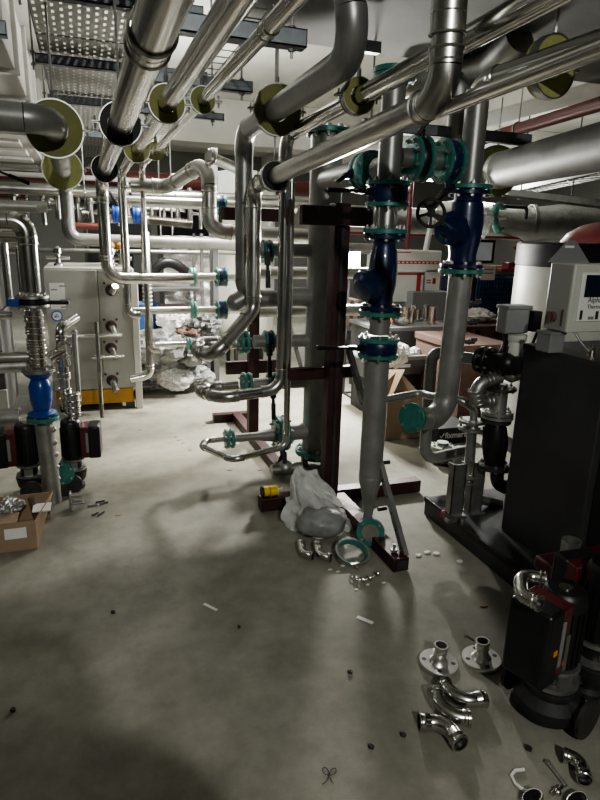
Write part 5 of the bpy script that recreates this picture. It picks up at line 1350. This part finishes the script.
MB().span((q0.x - .075, 1.57, .06), (q0.x + .27, 1.73, zr - .06)).build('body', 'black', o, bevel=.01)
MB().span((q0.x - .082, 1.555, zr - .08), (q0.x - .075, 1.60, zr + .0)).build('side_label', 'label', o)
MB().span((q0.x - .05, 1.58, 0), (q0.x + .25, 1.72, .06)).build('foot', 'iron', o)
o = thing('pipe_stub', 'short grey pipe stub standing on the red topped unit', 'pipe', (q0.x, 1.64, zr))
MB().lathe((q0.x, 1.64, zr), (0, 0, 1), [(0, .036), (.10, .036), (.105, .037), (.105, .033), (.03, .033)], 28, cap=False).build('pipe', 'galv', o)
MB().cyl((q0.x, 1.64, zr + .05), (q0.x, 1.64, zr + .055), .033).build('dark_bore', 'ink', o)

# ================================================================ CARTON LEFT with crumpled foil
a = fl(0, 552); b = fl(37, 549); c_ = fl(56, 522)
h = .16
o = thing('carton', 'open brown carton on the floor at the left edge holding crumpled film', 'box', (a.x, a.y, 0))
x0, x1 = -.80, b.x; y0 = b.y; y1 = y0 + .36
# outer walls as thin panels, slanted right flap
MB().span((x0, y0, .001), (x1, y0 + .005, h)).build('front_wall', 'cardboard', o)
MB().span((x0, y1 - .005, .001), (x1 + .05, y1, h)).build('back_wall', 'cardboard', o)
MB().span((x0, y0, .001), (x0 + .005, y1, h)).build('left_wall', 'cardboard', o)
MB().prism([(0, 0), (0, 1), (1, 1), (1, 0)], 0, .005, f=lambda u, v, t: V((x1 + t + .07 * u * (v), y0 + (y1 - y0) * u, h * v + (.001 if v == 0 else 0)))).build('right_wall', 'cardboard', o)
MB().span((x0, y0, .001), (x1, y1, .006)).build('bottom', 'cardboard', o)
MB().span((x0, y0 + .0, h), (x1 - .08, y0 + .12, h + .004)).build('flap', 'cardboard', o)
l0 = aty(5, 540, y0); l1 = aty(26, 527, y0)
MB().span((l0.x, y0 - .002, l0.z), (l1.x, y0, l1.z)).build('carton_label', 'label', o)
o = sack('crumpled silver white film ball in the left carton', aty(11, 517, 3.25).x, 3.25, .17, .075, 'foil', 90, 'film_ball', None, .8)
q = aty(37, 520, 3.2)
tag(MB().cyl((q.x + .0, 3.3, .02), (q.x - .03, 3.3, .20), .016).build('copper_offcut', 'cardboard_dark'), 'pink copper pipe offcut standing in the left carton', 'pipe')
tag(MB().span((q.x - .02, 3.2, .150), (q.x + .07, 3.3, .156)).build('paper_note', 'paper'), 'white paper scrap lying at the carton edge below the riser', 'paper')

# ================================================================ LAMPS
def light(kind, name, loc, energy, size=.5, colr=(.97, .99, .95), rot=None, target=None, spot=None, sy=None):
    l = bpy.data.lights.new(name, kind); l.energy = energy; l.color = colr
    if kind == 'AREA':
        l.size = size
        if sy: l.shape = 'RECTANGLE'; l.size_y = sy
    elif kind != 'SUN': l.shadow_soft_size = size
    if spot: l.spot_size = math.radians(spot); l.spot_blend = .6
    o = bpy.data.objects.new(name, l); col.objects.link(o); o.location = loc
    if target is not None: o.rotation_euler = (V(target) - V(loc)).to_track_quat('-Z', 'Y').to_euler()
    return o
q = aty(352, 262, 5.6)
o = thing('work_light', 'glaring white work light on a thin stand behind the central riser', 'lamp', (q.x, 5.6, 0))
za = aty(352, 275, 5.6).z; zb_ = aty(352, 251, 5.6).z; xa = aty(348.5, 262, 5.6).x; xb = aty(358, 262, 5.6).x
MB().span((xa, 5.6, za), (xb + .02, 5.66, zb_)).build('lamp_housing', 'dark_grey', o, bevel=.005)
MB().span((xa + .005, 5.592, za + .01), (xb + .015, 5.60, zb_ - .01)).build('lens', 'lamp', o)
MB().cyl((q.x, 5.66, .02), (q.x, 5.66, za + .05), .012).build('stand', 'iron', o)
MB().bar((q.x - .3, 5.66, .012), (q.x + .3, 5.66, .012), .02, .02).bar((q.x, 5.4, .012), (q.x, 5.9, .012), .02, .02).build('foot', 'iron', o)
light('AREA', 'work_light_beam', (q.x, 5.5, 1.5), 130, .3, (1, .98, .92), target=(.7, 4.4, .1))
# battens over the back
def batten(label, x, y, z, L, e, alongx=True, cl=(.98, 1, .95)):
    o = thing('strip_light', label, 'lamp', (x, y, z), 'strip lights')
    d = (L / 2, .05) if alongx else (.05, L / 2)
    MB().span((x - d[0], y - d[1], z), (x + d[0], y + d[1], z + .04)).build('fitting_body', 'white_gloss', o)
    [MB().cyl((x + k * d[0] * .8, y + k * (0 if alongx else d[1] * .8), z + .04), (x + k * d[0] * .8, y + k * (0 if alongx else d[1] * .8), 3.3), .006, n=8).build('drop_rod', 'galv', o) for k in (-1, 1)]
    MB().span((x - d[0] * .97, y - d[1] * .7, z - .03), (x + d[0] * .97, y + d[1] * .7, z)).build('diffuser', 'tube', o)
    light('AREA', 'strip_glow', (x, y, z - .05), e, L if alongx else .12, cl, target=(x, y, 0), sy=.12 if alongx else L)
batten('strip light far behind the boiler near the back wall', -1.0, 9.6, 3.0, 1.4, 45)
batten('strip light far behind the white tank', 2.0, 10.2, 3.0, 1.4, 60)
batten('strip light low over the right background', 5.2, 8.6, 2.5, 1.6, 60)
# added fill points without fittings, brightening the ceiling and the far bays
light('POINT', 'bay_fill', (1.0, 5.9, 2.5), 44, .15)
light('POINT', 'bay_fill', (5.4, 7.4, 2.5), 34, .2)
light('SPOT', 'aisle_fill', (1.0, 5.9, 3.1), 440, .25, (1, .93, .81), target=(.9, 5.8, 0), spot=88)  # added spot without a fitting, brightens the far aisle floor
light('AREA', 'left_lamp', (-2.6, 3.9, 2.9), 9, .4, (1, .97, .9), target=(-.3, 4.6, .8))
light('POINT', 'left_bay_lamp', (-2.4, 4.2, 2.3), 9, .2)
light('AREA', 'near_lamp', (.25, -1.9, 2.9), 56, .07, (.97, .98, .93), target=(-.4, 2.0, .0))

# unseen stand-in for the viewer, added to cast a shadow on the near floor
o = thing('viewer_standin', 'unseen stand-in for the viewer, head and shoulders added to cast a shadow', 'stand-in', (.03, -.42, 0))
MB().lathe((.03, -.42, 0), (0, 0, 1), [(0, .24), (.02, .27), (1.42, .27), (1.53, .25), (1.60, .19), (1.65, .09), (1.67, .06)], 36).build('standin_body', 'dark_grey', o)
MB().lathe((.03, -.42, 1.665), (0, 0, 1), [(0, .06), (.03, .09), (.10, .105), (.17, .095), (.21, .05)], 24).build('standin_head', 'iron', o)

w = bpy.data.worlds.new('World'); bpy.context.scene.world = w; w.use_nodes = True
w.node_tree.nodes['Background'].inputs['Color'].default_value = (.5, .52, .5, 1); w.node_tree.nodes['Background'].inputs['Strength'].default_value = .09

# ================================================================ CAMERA
cd = bpy.data.cameras.new('camera'); cam = bpy.data.objects.new('camera', cd); col.objects.link(cam)
# rows: camera right, up, back in world coordinates
def wv(c):  # camera-frame vector (r,u,w) -> world
    return V((c.dot(BA), c.dot(AA), c.dot(ZA)))
rx = wv(V((1, 0, 0))); ux = wv(V((0, 1, 0))); bx = -wv(V((0, 0, 1)))
M = Matrix((rx, ux, bx)).transposed().to_4x4(); M.translation = V((0, 0, CH)); cam.matrix_world = M
cd.sensor_fit = 'VERTICAL'; cd.sensor_height = 32; cd.lens = 32 * F / 800; cd.clip_start = .02
bpy.context.scene.camera = cam
sc = bpy.context.scene
sc.view_settings.view_transform = 'AgX'; sc.view_settings.look = 'AgX - Medium High Contrast'; sc.view_settings.exposure = .7
sc.cycles.use_denoising = True
sc.cycles.max_bounces = 6; sc.cycles.transparent_max_bounces = 12
